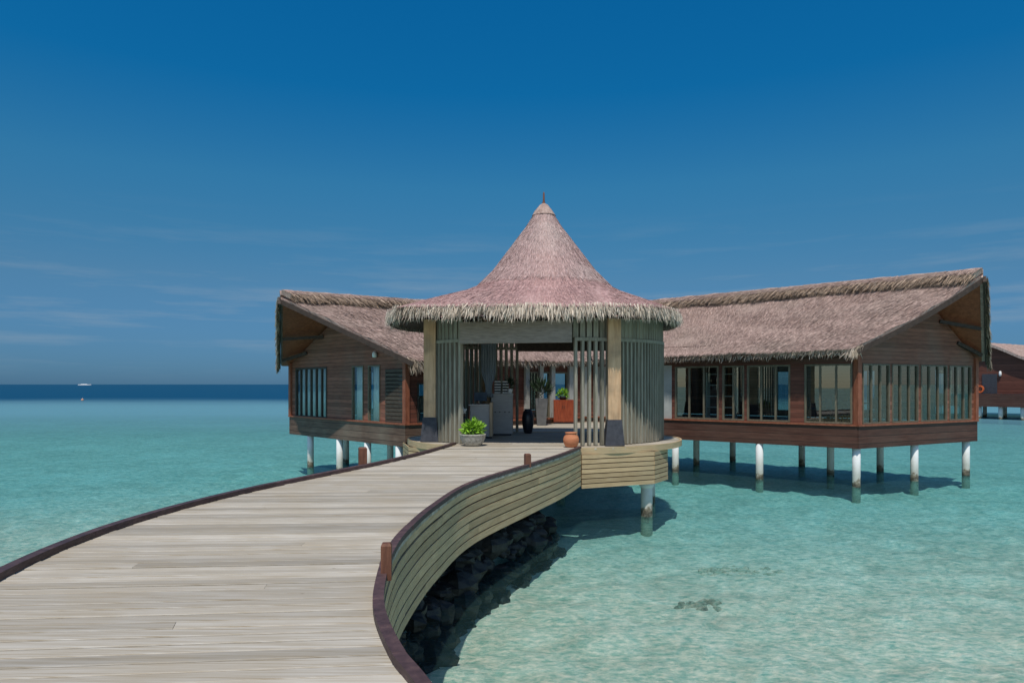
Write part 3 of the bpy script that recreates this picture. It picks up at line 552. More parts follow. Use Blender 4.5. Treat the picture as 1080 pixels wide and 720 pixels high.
# pale under-eave ring closing screens to the roof
# ------------------------------------------------------------------ buildings on piles
def wing(name, label, R0, R1, E0, E1, F0, F1, wallA, wallB, V, inw, zf0, zf1, head, fm, straws, gable_opens, side_opens, back_opens, sag, side_end=None):
    """A = near corner of the gable wall, B = far corner, V = end of near side wall; inw = plan direction of the ridge going inwards"""
    A, B = Vector(wallA), Vector(wallB); V = Vector(V)
    root = thing(name, (A.x, A.y, 0), label, 'building')
    n_near = Vector((E0.x-R0.x, E0.y-R0.y)); side = (V-A); side_d = side.normalized(); side_n = Vector((-side_d.y, side_d.x))
    if side_n.dot(Vector((0, -1))) < 0: side_n = -side_n
    g_d = (B-A).normalized(); GL = (B-A).length; g_n = Vector((g_d.y, -g_d.x))
    if g_n.dot(inw) > 0: g_n = -g_n
    SL = side.length
    back_n = -Vector(side_n)
    BV = Vector((F1.x, F1.y)); bd = Vector(inw); BL = 14
    bn = Vector((-bd.y, bd.x)); bn = bn if bn.y > 0 else -bn
    # roof
    rb = MB(); n = thatch_slope(rb, R0, R1, E0, E1, sag, .12, straws); thatch_slope(rb, R0+Vector((0, 0, .02)), R1, F0, F1, sag, .12, straws//6)
    rf = rb.build('roof', M['thatch'], root)
    # lining under the thatch
    so_ = MB(); nz = Vector((0, 0, -.17)); k = .965
    for (e0, e1) in ((E0, E1), (F0, F1)):
        q = lambda u, v: slope_pt(R0, R1, e0, e1, u, v*k, sag)+nz
        so_.sheet([[q(.005+u/20*.99, v/8) for u in range(21)] for v in range(9)], (0, 0, -.04))
    so_.build('soffit', M['soffit'], rf)
    # ridge cap: a thick folded saddle with a ragged hem
    rc = MB(); capw = .075
    for (e0, e1) in ((E0, E1), (F0, F1)):
        n_ = (R1-R0).cross(e0-R0).normalized(); n_ = -n_ if n_.z < 0 else n_
        rows = [[slope_pt(R0, R1, e0, e1, u/90, v*capw/4, sag)+n_*(.24-.0*v+.05*noise.noise(Vector((u*.33, v*.4, 3))))+Vector((0, 0, .05)) for u in range(91)] for v in range(5)]
        rc.sheet(rows, -n_*.2)
    dn = (E0-R0).normalized(); nb = Vector((dn.x, dn.y, 0)).normalized(); rv = (R1-R0).normalized()
    for _ in range(3500):
        u, v = random.random(), random.random()*capw*.6
        blade(rc, slope_pt(R0, R1, E0, E1, u, v, sag)+n*.25+Vector((0, 0, .05)), dn+rv*random.gauss(0, .15), n, random.uniform(.15, .35), random.uniform(.012, .026), random.uniform(.005, .03))
    rco = rc.build('ridge_cap', M['thatch'], rf)
    rc = MB(); pts = [slope_pt(R0, R1, E0, E1, u/60, capw*.93, sag)+n*.25+Vector((0, 0, .05)) for u in range(61)]
    for q in range(60):
        for _ in range(int(230*(pts[1]-pts[0]).length)):
            p = pts[q].lerp(pts[q+1], random.random())-dn*random.uniform(0, .12)+n*random.uniform(-.2, .04)
            blade(rc, p, dn+n*random.uniform(-.25, .15)+Vector((0, 0, -.35))+rv*random.gauss(0, .18), n, random.uniform(.28, .52)*(1+.4*noise.noise(p*.8)), random.uniform(.015, .032), random.uniform(0, .05))
    rc.build('ridge_fringe', M['ridge'], rf)
    # eave fringe
    ef = MB(); pts = [slope_pt(R0, R1, E0, E1, u/50, 1, sag) for u in range(51)]
    fringe(ef, [p+Vector((0, 0, -.02)) for p in pts], [nb]*50, 130, .15, .02, .25, .1, .06)
    fringe(ef, [p+Vector((0, 0, -.10)) for p in pts], [nb]*50, 60, .16, .02, .1, .1, .10)
    # heavier tuft at the near corner
    cpt = pts[0]; fringe(ef, [cpt+(R0-E0).normalized()*.25, cpt, pts[1]], [nb, nb], 190, .42, .035, .35, .08, .12)
    ef.build('eave_fringe', M['fringe'], rf)
    # rake boards
    o_ = (Vector((R0.x, R0.y, 0))-Vector((R1.x, R1.y, 0))).normalized()
    rk = MB(); ra = [slope_pt(R0, R1, E0, E1, 0, v/10, sag)+o_*.04-n*.15 for v in range(11)]
    for a, b in zip(ra, ra[1:]): rk.bar(a, b+(b-a)*.02, .07, .17)
    rk.build('rake_board', M['dark_wood'], rf)
    rk = MB(); ra = [slope_pt(R0, R1, F0, F1, 0, v/10, sag)+o_*.05+Vector((0, 0, -.12)) for v in range(11)]
    for a, b in zip(ra, ra[1:]): rk.bar(a, b+(b-a)*.02, .09, .30)
    rk.build('rake_board', M['dark_wood'], rf)
    rt = MB(); ra = [p+o_*.05+Vector((0, 0, .05)) for p in ra]; dF = (F0-R0).normalized()
    for a, b in zip(ra, ra[1:]):
        for _ in range(110):
            blade(rt, a.lerp(b, random.random())+o_*random.uniform(-.05, .06)+Vector((0, 0, random.uniform(-.26, .06))), dF+o_*random.uniform(-.15, .2)+Vector((0, 0, random.uniform(-.3, .1))), o_, random.uniform(.25, .5), random.uniform(.03, .06), .02)
    rt.build('rake_thatch', M['ridge'], rf)
    # walls
    wb = MB(); top_mid = min(R0.z-.42, 99)
    def slope_z(w):                                       # underside of the roof above the gable wall
        h = GL/2; zn = E0.z+.05; zfz = F0.z+.0
        return zn+(R0.z-.42-zn)*(w/h) if w <= h else R0.z-.42+(zfz-(R0.z-.42))*((w-h)/h)
    wall_run(wb, A, g_d, g_n, 0, GL, zf1, head+.12, gable_opens)
    q = lambda w, z: Vector((A.x+g_d.x*w, A.y+g_d.y*w, z))
    th = Vector((g_n.x, g_n.y, 0))*-.12
    wb.prism([q(0, head+.122), q(GL, head+.122), q(GL, slope_z(GL)), q(GL/2, slope_z(GL/2)), q(0, slope_z(0))], th)
    wb.build('gable_wall', M['wall'], root)
    wb = MB(); gw_ = side_end or SL
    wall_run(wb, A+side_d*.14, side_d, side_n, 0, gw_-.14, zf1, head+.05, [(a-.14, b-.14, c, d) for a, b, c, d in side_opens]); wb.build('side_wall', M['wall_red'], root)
    if side_end:
        wb = MB(); wall_piece(wb, A, side_d, side_n, side_end+.003, SL, zf1, head+.05); wb.build('plastered_wall', M['grey_wall'], root)
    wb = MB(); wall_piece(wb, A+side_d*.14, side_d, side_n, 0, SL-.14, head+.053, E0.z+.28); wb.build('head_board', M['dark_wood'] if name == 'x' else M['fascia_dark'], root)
    bw = MB(); wall_run(bw, B, bd, bn, .14, BL, zf1, F0.z+.2, back_opens); bw.build('back_wall', M['wall'], root)
    # floor, fascia ring and sill
    fl = MB(); P4 = [A, B, B+bd*BL, V]
    fl.prism([(p.x, p.y, zf0+.25) for p in P4], (0, 0, zf1-zf0-.27)); fl.build('floor_slab', M['floor'], root)
    fa = MB(); wall_piece(fa, A-g_d*.06+g_n*.07, g_d, g_n, 0, GL+.1, zf0, zf1, .07); fa.build('fascia', fm, root)
    fa = MB(); wall_piece(fa, A+side_n*.07-side_d*.02, side_d, side_n, .0, SL, zf0, zf1, .07); fa.build('fascia', fm, root)
    si = MB(); wall_piece(si, A-g_d*.1+g_n*.12, g_d, g_n, 0, GL+.16, zf1+.004, zf1+.06, .14); wall_piece(si, A+side_n*.12, side_d, side_n, .03, SL, zf1+.004, zf1+.058, .14)
    si.build('sill', M['red'], root)
    cp = MB(); c = A+(g_d+side_d)*.02; cp.box((c.x, c.y, (zf1+.062+slope_z(0))/2), (g_d.x*.09, g_d.y*.09, 0), (g_n.x*.09, g_n.y*.09, 0), (0, 0, (slope_z(0)-zf1-.062)/2)); cp.build('corner_post', M['red'], root)
    cp = MB(); c = B; cp.box((c.x, c.y, (zf1+.062+slope_z(GL))/2), (g_d.x*.09, g_d.y*.09, 0), (g_n.x*.09, g_n.y*.09, 0), (0, 0, (slope_z(GL)-zf1-.062)/2)); cp.build('corner_post', M['red'], root)
    # braces from the wall out to the far rake
    for v in (.45, .8):
        br = MB(); p1 = slope_pt(R0, R1, F0, F1, .005, v, sag)+Vector((0, 0, -.38)); w = GL*(.5+.5*v); p0 = q(w*.92, slope_z(w*.92)-.25)+Vector((g_n.x, g_n.y, 0))*.02
        br.bar(p0, p1, .1, .12); br.build('brace', M['dark_wood'], root)
    return root, A, g_d, g_n, GL, side_d, side_n, SL, q, bd, bn
VA = Vector
# --- right wing
u_r = Vector((-.79, .61)).normalized(); A_r, B_r = (11.7, 23.1), (17.8, 26.25); V0 = (3.5, 29.4)
gd = (Vector(B_r)-Vector(A_r)).normalized(); sd_ = (Vector(V0)-Vector(A_r)).normalized()
def gw(px): q = (px-540)/720; return (A_r[1]*q-A_r[0])/(gd.x-gd.y*q)
def sw(px): q = (px-540)/720; return (A_r[0]-A_r[1]*q)/(-sd_.x+sd_.y*q)
ZF0, ZF1, HD = 1.32, 2.07, 4.2
g_open = [(gw(a), gw(b), 2.14, HD) for a, b in ((909.5, 938), (940.5, 968), (971, 998.5), (1001, 1024))]
s_open = [(sw(b), sw(a), 2.14, HD) for a, b in ((712, 758), (762, 785), (788, 833.5), (848.5, 899))]
b_open = [(.45, 1.35, 2.3, 4.1), (3.4, 4.0, 2.3, 4.1), (6.2, 7.4, 2.3, 4.1)]
right = wing('overwater_building', 'long dark timber building on white piles with a glazed gable, right of the pavilion',
     Vector((16.35, 23.7, 7.27)), Vector((2.77, 34.2, 7.05)), Vector((11.35, 22.6, 4.70)), Vector((3.4, 28.75, 4.55)), Vector((18.34, 26.46, 4.5)), Vector((1.6, 39.4, 4.5)),
     A_r, B_r, V0, u_r, ZF0, ZF1, HD, M['fascia_dark'], 30000, g_open, s_open, b_open, .12, sw(708.5))
rr = right[0]
for (a, b, lo, hi), n in zip(g_open, (3, 3, 3, 3)): window(rr, Vector(A_r), right[2], right[3], a, b, lo, hi, n, M['frame'], .05)
for (a, b, lo, hi), n in zip(s_open, (3, 2, 3, 3)): window(rr, Vector(A_r), right[5], right[6], a, b, lo, hi, n, M['frame'], .062)
for (a, b, lo, hi) in b_open: window(rr, Vector(B_r), right[9], right[10], a, b, lo, hi, 2, M['frame_dark'])
rA = Vector(A_r)
for (x, y) in [tuple(rA+gd*w-right[3]*.065+sd_*.08) for w in (.15, 3.35, 6.55)]+[tuple(rA+sd_*t-right[6]*.065) for t in (3.3, 6.6, 9.4)]+[tuple(rA+sd_*t-right[6]*2.9) for t in (1.5, 4.2, 6.9, 9.4)]+[tuple(rA+sd_*t-right[6]*5.4) for t in (0.2, 3.2, 6.2, 9)]:
    pile(rr, x, y, ZF0+.27)
# --- left wing
u_l = Vector((.79, .61)).normalized(); A_l, B_l = (-3.7, 23.8), (-9.7, 30.0); gl_ = (Vector(B_l)-Vector(A_l)).normalized()
def lw(px): q = (px-540)/720; return (-A_l[0]*-1-A_l[1]*q)/(-gl_.x+gl_.y*q)
def lww(px):
    q = (px-540)/720; return (A_l[0]-A_l[1]*q)/(gl_.y*q-gl_.x)
LH = 4.2
l_open = [(lww(b), lww(a), lo, hi) for a, b, lo, hi in ((312, 345, 2.09, 4.2), (371.5, 383.5, 2.09, 4.2), (388.5, 401, 2.09, 4.2), (407, 426, 2.09, 4.0))]
ls_open = [(.45, 2.0, 2.12, 3.55), (5.5, 6.0, 2.12, 4.0), (6.22, 6.62, 2.12, 4.0), (6.85, 7.6, 2.12, 4.0)]
lb_open = [(.8+2.2*i, 2.4+2.2*i, 2.3, 4.1) for i in range(3)]
left = wing('overwater_building', 'weathered brown timber building on white piles with narrow windows, left of the pavilion',
     Vector((-8.62, 25.45, 6.74)), Vector((2.77, 34.2, 6.95)), Vector((-3.30, 23.25, 4.32)), Vector((3.3, 28.8, 4.5)), Vector((-10.2, 30.1, 4.42)), Vector((1.6, 39.4, 4.5)),
     A_l, B_l, V0, u_l, ZF0, ZF1, LH, M['fascia'], 24000, l_open, ls_open, lb_open, .0)
lr = left[0]
window(lr, Vector(A_l), left[2], left[3], *l_open[0], 6, M['frame_dark'], .075, gm=M['glass_bright'])
window(lr, Vector(A_l), left[2], left[3], *l_open[1], 1, M['frame'], .05, gm=M['glass_bright'])
window(lr, Vector(A_l), left[2], left[3], *l_open[2], 1, M['frame'], .05, gm=M['glass_bright'])
window(lr, Vector(A_l), left[5], left[6], *ls_open[0], 2, M['frame_dark'], .06)
window(lr, Vector(A_l), left[5], left[6], *ls_open[1], 1, M['frame'], .06)
window(lr, Vector(A_l), left[5], left[6], *ls_open[2], 1, M['frame'], .06)
window(lr, Vector(A_l), left[5], left[6], *ls_open[3], 1, M['frame'], .06)
for t_, w_ in ((5.38, .2), (6.11, .18), (6.73, .2), (7.75, .26), (8.6, .2)):
    pb = MB(); wall_piece(pb, Vector(A_l)+left[6]*.135, left[5], left[6], t_-w_/2, t_+w_/2, 2.14, 4.24, .13); pb.build('pilaster', M['grey_wall'], lr)
for b_ in lb_open: window(lr, Vector(B_l), left[9], left[10], *b_, 2, M['frame_dark'])
lv = MB(); a, b, lo, hi = l_open[3]; z = lo+.03
while z < hi-.03:
    c = Vector(A_l)+left[2]*((a+b)/2); lv.box((c.x, c.y, z+.05), (left[2].x*(b-a)/2, left[2].y*(b-a)/2, 0), (left[3].x*.035, left[3].y*.035, -.015), (left[3].x*.004, left[3].y*.004, .052)); z += .14
lv.build('louvre_panel', M['louvre'], lr)
lA = Vector(A_l)
for (x, y) in [tuple(lA+gl_*w-left[3]*.065) for w in (.5, 2.55, 4.6, 7.0)]+[tuple(lA+left[5]*t-left[6]*.065) for t in (2.6, 5.2, 7.8)]+[tuple(lA+left[5]*t-left[6]*4) for t in (1.5, 4.5, 7.5)]+[tuple(lA+left[5]*t-left[6]*7.6) for t in (1.2, 4.5)]:
    pile(lr, x, y, ZF0+.27)
lm = MB(); c = lA+gl_*lww(397.5)*1.0+left[3]*.1; lm.lathe((c.x, c.y, 4.50), [(.03, -.02), (.085, 0), (.09, .12), (.05, .19), (.02, .2)], 12); lm.build('wall_lamp', M['white'], lr, True)

# ------------------------------------------------------------------ courtyard deck behind the pavilion
random.seed(5)
cd = thing('courtyard_deck', (2, 26, 0), 'sunlit plank deck behind the pavilion, between the two thatched buildings', 'deck')
m_ = MB(); y = 23.2
while y < 29.0:
    xl = max(A_l[0]+.79/.61*(y-A_l[1])+.16, -1.8); xr = min(A_r[0]-.79/.61*(y-A_r[1])-.16, 4.4)
    if xr > xl+.1: m_.abox(xl, xr, y, y+.136, DK-.05, DK-.008+random.uniform(-.003, .001))
    y += .143
m_.build('deck_planks', M['deck'], cd)
jb = MB(); jb.prism([(-1.7, 23.3, DK-.5), (2.0, 28, DK-.5), (4.2, 28, DK-.5), (4.3, 23.3, DK-.5)], (0, 0, .42)); jb.build('joists', M['concrete_dark'], cd)

# ------------------------------------------------------------------ things in and around the pavilion
def leafball(mb, c, r, n, ll, lw_, up=.3, flat=.8):
    c = Vector(c)
    for _ in range(n):
        d = Vector((random.gauss(0, 1), random.gauss(0, 1), random.gauss(.2, .8))).normalized(); rr = r*random.uniform(.35, 1)
        p = c+Vector((d.x*rr, d.y*rr, d.z*rr*flat)); d2 = (d+Vector((0, 0, up))+Vector((random.gauss(0, .4), random.gauss(0, .4), random.gauss(0, .3)))).normalized()
        sdv = d2.cross(Vector((random.gauss(0, 1), random.gauss(0, 1), random.gauss(0, 1)))).normalized(); l_ = ll*random.uniform(.6, 1.2); w_ = lw_*random.uniform(.7, 1.2)
        nrm = sdv.cross(d2)
        mb.add([p, p+d2*l_*.45+sdv*w_/2-nrm*.01, p+d2*l_-nrm*l_*.12, p+d2*l_*.45-sdv*w_/2-nrm*.01, p+d2*l_*.5+nrm*.012], [(0, 1, 4), (1, 2, 4), (2, 3, 4), (3, 0, 4)])
t = thing('potted_plant', (-1.02, 17.75, DK), 'bright lime green bushy plant in a mottled stone bowl beside the pavilion entrance', 'plant')
p_ = MB(); p_.lathe((-1.02, 17.75, DK), [(.20, 0), (.27, .08), (.325, .2), (.33, .27), (.345, .28), (.345, .31), (.30, .31), (.29, .27), (.0, .25)], 24); p_.build('bowl', M['stone_pot'], t, True)
p_ = MB(); leafball(p_, (-1.02, 17.75, DK+.42), .255, 420, .15, .085, .35, .8); p_.build('foliage', M['leaf'], t)
p_ = MB(); p_.lathe((1.50, 17.32, DK), [(.10, .002), (.15, .03), (.195, .12), (.205, .19), (.185, .27), (.135, .33), (.13, .345), (.155, .36), (.16, .38), (.12, .385), (.10, .36), (.0, .33)], 28)
tag(p_.build('terracotta_pot', M['terracotta'], smooth=True, loc=(1.5, 17.32, DK)), 'round orange terracotta pot at the right of the pavilion entrance', 'pot')
# reception counter
t = thing('reception_counter', (-.85, 20.1, DK), 'low grey reception counter with pale wood end panel inside the pavilion', 'counter')
MB().abox(-1.22, -.66, 20.0, 20.7, DK+.07, DK+.97).build('front_panel', M['counter'], t)
MB().abox(-1.27, -.66, 19.95, 20.75, DK+.973, DK+1.01).build('top', M['counter_top'], t)
MB().abox(-.655, -.57, 19.94, 20.75, DK+.07, DK+1.06).build('end_panel', M['light_wood'], t)
MB().abox(-1.18, -.6, 20.06, 20.65, DK+.003, DK+.067).build('toe_kick', M['plinth'], t)
t = thing('storage_cabinet', (-.3, 21.4, DK), 'taller grey storage cabinet with pairs of small handles inside the pavilion', 'cabinet')
MB().abox(-.64, .02, 21.2, 21.7, DK+.06, DK+1.26).build('body', M['counter'], t)
MB().abox(-.66, .04, 21.17, 21.72, DK+1.263, DK+1.30).build('top', M['counter_top'], t)
MB().abox(-.6, -.02, 21.26, 21.66, DK+.003, DK+.057).build('toe_kick', M['plinth'], t)
for dx in (-.52, -.38, -.22, -.09): MB().abox(dx-.02, dx+.02, 21.17, 21.198, DK+.72, DK+.75).build('handle', M['frame_dark'], t)
for dx, lab in ((-.45, 'left of two'), (-.20, 'right of two')):
    t = thing('document_rack', (dx, 21.4, DK+1.3), lab+' small striped blue-white racks standing on the grey storage cabinet', 'rack', 'striped racks on the grey cabinet')
    MB().abox(dx-.1, dx+.1, 21.5, 21.56, DK+1.302, DK+1.72).build('back_panel', M['plinth'], t)
    for k in range(5): MB().abox(dx-.095, dx+.095, 21.36, 21.497, DK+1.32+k*.085, DK+1.355+k*.085).build('tray', M['white'], t)
t = thing('potted_plant', (-.03, 21.35, DK+1.3), 'small white pot with thin green leaves on the right end of the grey storage cabinet', 'plant')
MB().lathe((-.06, 21.35, DK+1.302), [(.06, 0), (.08, .14), (.075, .15), (0, .13)], 14).build('pot', M['white'], t, True)
p_ = MB(); leafball(p_, (-.06, 21.35, DK+1.58), .12, 60, .2, .03, 1.0, 1.2); p_.build('foliage', M['leaf_dark'], t)
t = thing('computer_monitor', (-1.0, 20.35, DK+1.01), 'dark flat computer screen on the low grey reception counter', 'screen')
MB().abox(-1.13, -.75, 20.38, 20.41, DK+1.10, DK+1.36).build('screen', M['blue_paint'], t)
b_ = MB(); b_.abox(-.97, -.91, 20.39, 20.43, DK+1.02, DK+1.12); b_.abox(-1.03, -.85, 20.3, 20.48, DK+1.012, DK+1.025); b_.build('stand', M['frame_dark'], t)
p_ = MB(); p_.lathe((.52, 22.3, DK), [(.11, .002), (.14, .05), (.19, .3), (.195, .52), (.155, .7), (.11, .75), (.13, .79), (.10, .79), (.0, .74)], 20)
tag(p_.build('floor_urn', M['urn'], smooth=True, loc=(.52, 22.3, DK)), 'tall black glazed urn standing on the pavilion floor right of the grey cabinet', 'urn')
# hanging drape
dr = MB(); rows = []
for i in range(15):
    v = i/14; z = 5.0-v*1.9; pinch = 1-.62*math.exp(-((v-.86)/.16)**2); row = []
    for k in range(25):
        u_ = (k/24-.5); row.append((-.72+u_*.46*pinch, 21.0+.045*math.sin(k*1.55)*pinch+.03*noise.noise(Vector((k*.3, v*3, 0))), z))
    rows.append(row)
dr.sheet(rows, (0, .012, 0)); tag(dr.build('hanging_drape', M['cloth'], smooth=True, loc=(-.72, 21, 5.0)), 'gathered blue-grey cloth drape hanging inside the pavilion above the counter', 'curtain')
# white flowers in a vase on the deck beside screen
t = thing('flower_vase', (-1.36, 18.95, DK), 'slim dark vase with white flowers behind the lime green plant', 'vase')
MB().lathe((-1.36, 18.95, DK), [(.07, .002), (.10, .2), (.06, .6), (.07, .7), (0, .66)], 14).build('vase', M['urn'], t, True)
p_ = MB(); leafball(p_, (-1.36, 18.95, DK+.84), .07, 40, .07, .045, .4, 1.3); p_.build('flowers', M['white'], t)
# courtyard furniture
nrm_l = left[6]
def along(tt, off): p = lA+left[5]*tt+nrm_l*off; return p
def obox(mb, c, d, n, w, dp, z0, z1): mb.box((c.x, c.y, (z0+z1)/2), (d.x*w/2, d.y*w/2, 0), (n.x*dp/2, n.y*dp/2, 0), (0, 0, (z1-z0)/2)); return mb
ZD = DK-.004
xd, yd = Vector((1, 0)), Vector((0, -1))
c = Vector((2.1, 27.9)); t = thing('red_cabinet', (c.x, c.y, ZD), 'glossy red-brown wooden cabinet with two doors against the courtyard wall', 'cabinet')
obox(MB(), c, xd, yd, .82, .45, ZD+.06, ZD+.97).build('body', M['cabinet'], t)
for k in (-1, 1):
    d_ = obox(MB(), c+xd*.2*k+yd*.235, xd, yd, .37, .02, ZD+.1, ZD+.9).build('door', M['cabinet'], t)
    obox(MB(), c+xd*.04*k+yd*.255, xd, yd, .02, .02, ZD+.62, ZD+.74).build('handle', M['frame_dark'], d_)
obox(MB(), c, xd, yd, .78, .4, ZD+.002, ZD+.058).build('toe_kick', M['plinth'], t)
t = thing('potted_plant', (c.x, c.y, ZD+.97), 'low dark bowl of green leaves on top of the red cabinet', 'plant')
MB().lathe((c.x-.02, c.y, ZD+.972), [(.1, 0), (.2, .1), (.21, .14), (0, .11)], 16).build('bowl', M['urn'], t, True)
p_ = MB(); leafball(p_, (c.x-.02, c.y, ZD+1.2), .2, 150, .15, .06, .6, .9); p_.build('foliage', M['leaf'], t)
c = Vector((1.15, 26.7)); t = thing('tall_planter', (c.x, c.y, ZD), 'tall grey box planter with dark spiky plant left of the red cabinet', 'planter')
q_ = MB(); vs = [(c.x+i*w, c.y+j*w, z) for z, w in ((ZD+.002, .17), (ZD+1.05, .24)) for i, j in ((-1, -1), (1, -1), (1, 1), (-1, 1))]
q_.add(vs, [(3, 2, 1, 0), (4, 5, 6, 7)]+[(i, (i+1) % 4, 4+(i+1) % 4, 4+i) for i in range(4)]); q_.build('box', M['planter'], t)
p_ = MB(); leafball(p_, (c.x, c.y, ZD+1.35), .28, 130, .42, .05, 1.2, 1.1); p_.build('foliage', M['leaf_dark'], t)

# ------------------------------------------------------------------ room contents seen through the glass
random.seed(21)
def wavy(P0, d, n, a, b, lo, hi, name, label, mat_):
    mb = MB(); k = int((b-a)*26); rows = [[(P0.x+d.x*(a+(b-a)*i/k)+n.x*(.035*math.sin(i*1.3)), P0.y+d.y*(a+(b-a)*i/k)+n.y*(.035*math.sin(i*1.3)), z) for i in range(k+1)] for z in (hi, (hi+lo)/2, lo)]
    c = P0+d*((a+b)/2); mb.sheet(rows, (-n.x*.008, -n.y*.008, 0)); return tag(mb.build(name, mat_, smooth=True, loc=(c.x, c.y, hi)), label, 'curtain')
P_ = lA-left[3]*.2
wavy(P_, left[2], left[3], l_open[0][0], l_open[0][1], 2.1, 4.25, 'curtain', 'pale drawn curtain behind the six narrow panes of the left building', M['curtain'])
wavy(P_, left[2], left[3], l_open[1][0]+.12, l_open[1][1]+.02, 2.1, 4.25, 'curtain', 'pale curtain behind the left of the two tall windows on the left building', M['curtain'])
wavy(P_, left[2], left[3], l_open[2][0]+.08, l_open[2][1]+.02, 2.1, 4.25, 'curtain', 'pale curtain behind the right of the two tall windows on the left building', M['curtain'])
def make_chair(root_loc, label):
    t = thing('dining_chair', root_loc, label, 'chair', 'dining chairs in the glazed room'); x, y, z = root_loc
    MB().abox(x-.22, x+.22, y-.22, y+.22, z+.42, z+.47).build('seat', M['blue_paint'], t)
    b = MB(); b.box((x, y+.22, z+.70), (.21, 0, 0), (0, .02, 0), (0, .03, .2)); b.build('backrest', M['blue_paint'], t)
    for i in (-1, 1):
        for j in (-1, 1): MB().bar((x+.19*i, y+.19*j, z+.002), (x+.18*i, y+.18*j, z+.419), .035, .035, (0, 1, 0)).build('leg', M['dark_wood'], t)
    return t
def ctree(o, parent=None):
    c = o.copy(); C.collection.objects.link(c); c.parent = parent
    for ch in list(o.children): ctree(ch, c)
    return c
ri = lambda w, dep: rA+gd*w-right[3]*dep
tabs = [(1.9, 1.6), (4.6, 1.5), (3.2, 3.6)]; first = None
names = ['front left', 'front right', 'rear']
for (w, dp), nm_ in zip(tabs, names):
    c = ri(w, dp); t = thing('dining_table', (c.x, c.y, ZF1), nm_+' square dark dining table behind the right gable glass', 'table', 'dining tables in the glazed room')
    MB().abox(c.x-.4, c.x+.4, c.y-.4, c.y+.4, ZF1+.71, ZF1+.75).build('tabletop', M['dark_wood'], t)
    b = MB(); b.lathe((c.x, c.y, ZF1), [(.25, .002), (.24, .03), (.04, .05), (.04, .709)], 14); b.build('pedestal', M['frame_dark'], t)
    for k, (dx, dy, rz, side_) in enumerate(((-.65, 0, 90, 'left'), (.65, 0, -90, 'right'))):
        lab = 'blue-grey dining chair on the %s side of the %s table in the glazed room' % (side_, nm_)
        if first is None: first = make_chair((c.x+dx, c.y, ZF1), lab); o_ = first
        else: o_ = ctree(first); o_['label'] = lab
        o_.location = (c.x+dx, c.y+dy, ZF1); o_.rotation_euler = (0, 0, R(rz))
# shelving inside the side windows
for tt, lab in ((5.2, 'white open display shelf behind the side glass, nearer the brown wall panel'), (8.3, 'white open display shelf behind the side glass, nearer the pavilion')):
    c = rA+sd_*tt-right[6]*1.3; t = thing('display_shelf', (c.x, c.y, ZF1), lab, 'shelf')
    for k in (-1, 1): obox(MB(), c+sd_*.55*k, sd_, right[6], .05, .35, ZF1+.002, ZF1+1.9).build('side_panel', M['white'], t)
    for k in range(5): obox(MB(), c, sd_, right[6], 1.04, .34, ZF1+.05+k*.44, ZF1+.09+k*.44).build('shelf', M['white'], t)
# white chair in the left building recess
c = lA+left[5]*1.2-left[6]*.7; x, y = c
t = thing('white_armchair', (x, y, ZF1), 'white armchair behind the side window of the left building', 'chair')
MB().abox(x-.27, x+.27, y-.27, y+.27, ZF1+.40, ZF1+.47).build('seat', M['white'], t)
MB().abox(x-.27, x+.27, y+.22, y+.29, ZF1+.473, ZF1+1.0).build('backrest', M['white'], t)
for i in (-1, 1):
    MB().abox(x+.29*i-.02, x+.29*i+.02, y-.25, y+.2, ZF1+.62, ZF1+.66).build('armrest', M['white'], t)
    for j in (-1, 1): MB().abox(x+.25*i-.025, x+.25*i+.025, y+.22*j-.025, y+.22*j+.025, ZF1+.002, ZF1+.398).build('leg', M['white'], t)

# ------------------------------------------------------------------ far villa at the right edge
random.seed(9)
fv = thing('far_villa', (50, 70, 0), 'distant red-brown villa with thatched roof on a piled deck at the right edge', 'building')
W0, W1 = Vector((47.1, 74.0)), Vector((52.2, 65.8)); wd = (W1-W0).normalized(); wn = Vector((wd.y, -wd.x)); wn = -wn if wn.x > 0 else wn; rd = -wn
q = lambda w, z, dep=0: Vector((W0.x+wd.x*w+rd.x*dep, W0.y+wd.y*w+rd.y*dep, z)); GL = (W1-W0).length
apx = 4.3
w_ = MB(); w_.prism([q(0, 2.55), q(GL, 2.55), q(GL, 4.9), q(apx, 7.4), q(0, 5.2)], (rd.x*.2, rd.y*.2, 0)); w_.build('gable_wall', M['wall_red'], fv)
w_ = MB(); w_.prism([q(GL, 2.55, .2), q(GL, 2.55, 12), q(GL, 4.9, 12), q(GL, 4.9, .2)], (-wd.x*.2, -wd.y*.2, 0)); w_.build('side_wall', M['wall_red'], fv)
rb = MB(); thatch_slope(rb, q(apx, 7.75, -.7), q(apx, 7.75, 13), q(GL+1.0, 4.8, -.5), q(GL+1.0, 4.8, 13), .1, .25, 1500); thatch_slope(rb, q(apx, 7.77, -.7), q(apx, 7.75, 13), q(-.9, 4.85, -.5), q(-.9, 4.85, 13), .1, .25, 500)
rb.build('roof', M['thatch'], fv)
d_ = MB(); wx = lambda px: (lambda k: (W0.x-W0.y*k)/(wd.y*k-wd.x))((px-540)/720)
d_.box(q((wx(1037)+wx(1051))/2, 3.55)+Vector((wn.x, wn.y, 0))*.03, (wd.x*.68, wd.y*.68, 0), (wn.x*.05, wn.y*.05, 0), (0, 0, 1.0)); dd_ = d_.build('door', M['plinth'], fv)
lm = MB(); p0 = q(wx(1055.5), 4.5)+Vector((wn.x, wn.y, 0))*.12; lm.lathe(p0, [(.1, -.2), (.13, 0), (.1, .3), (.03, .34)], 10); lm.build('wall_lamp', M['white'], fv, True)
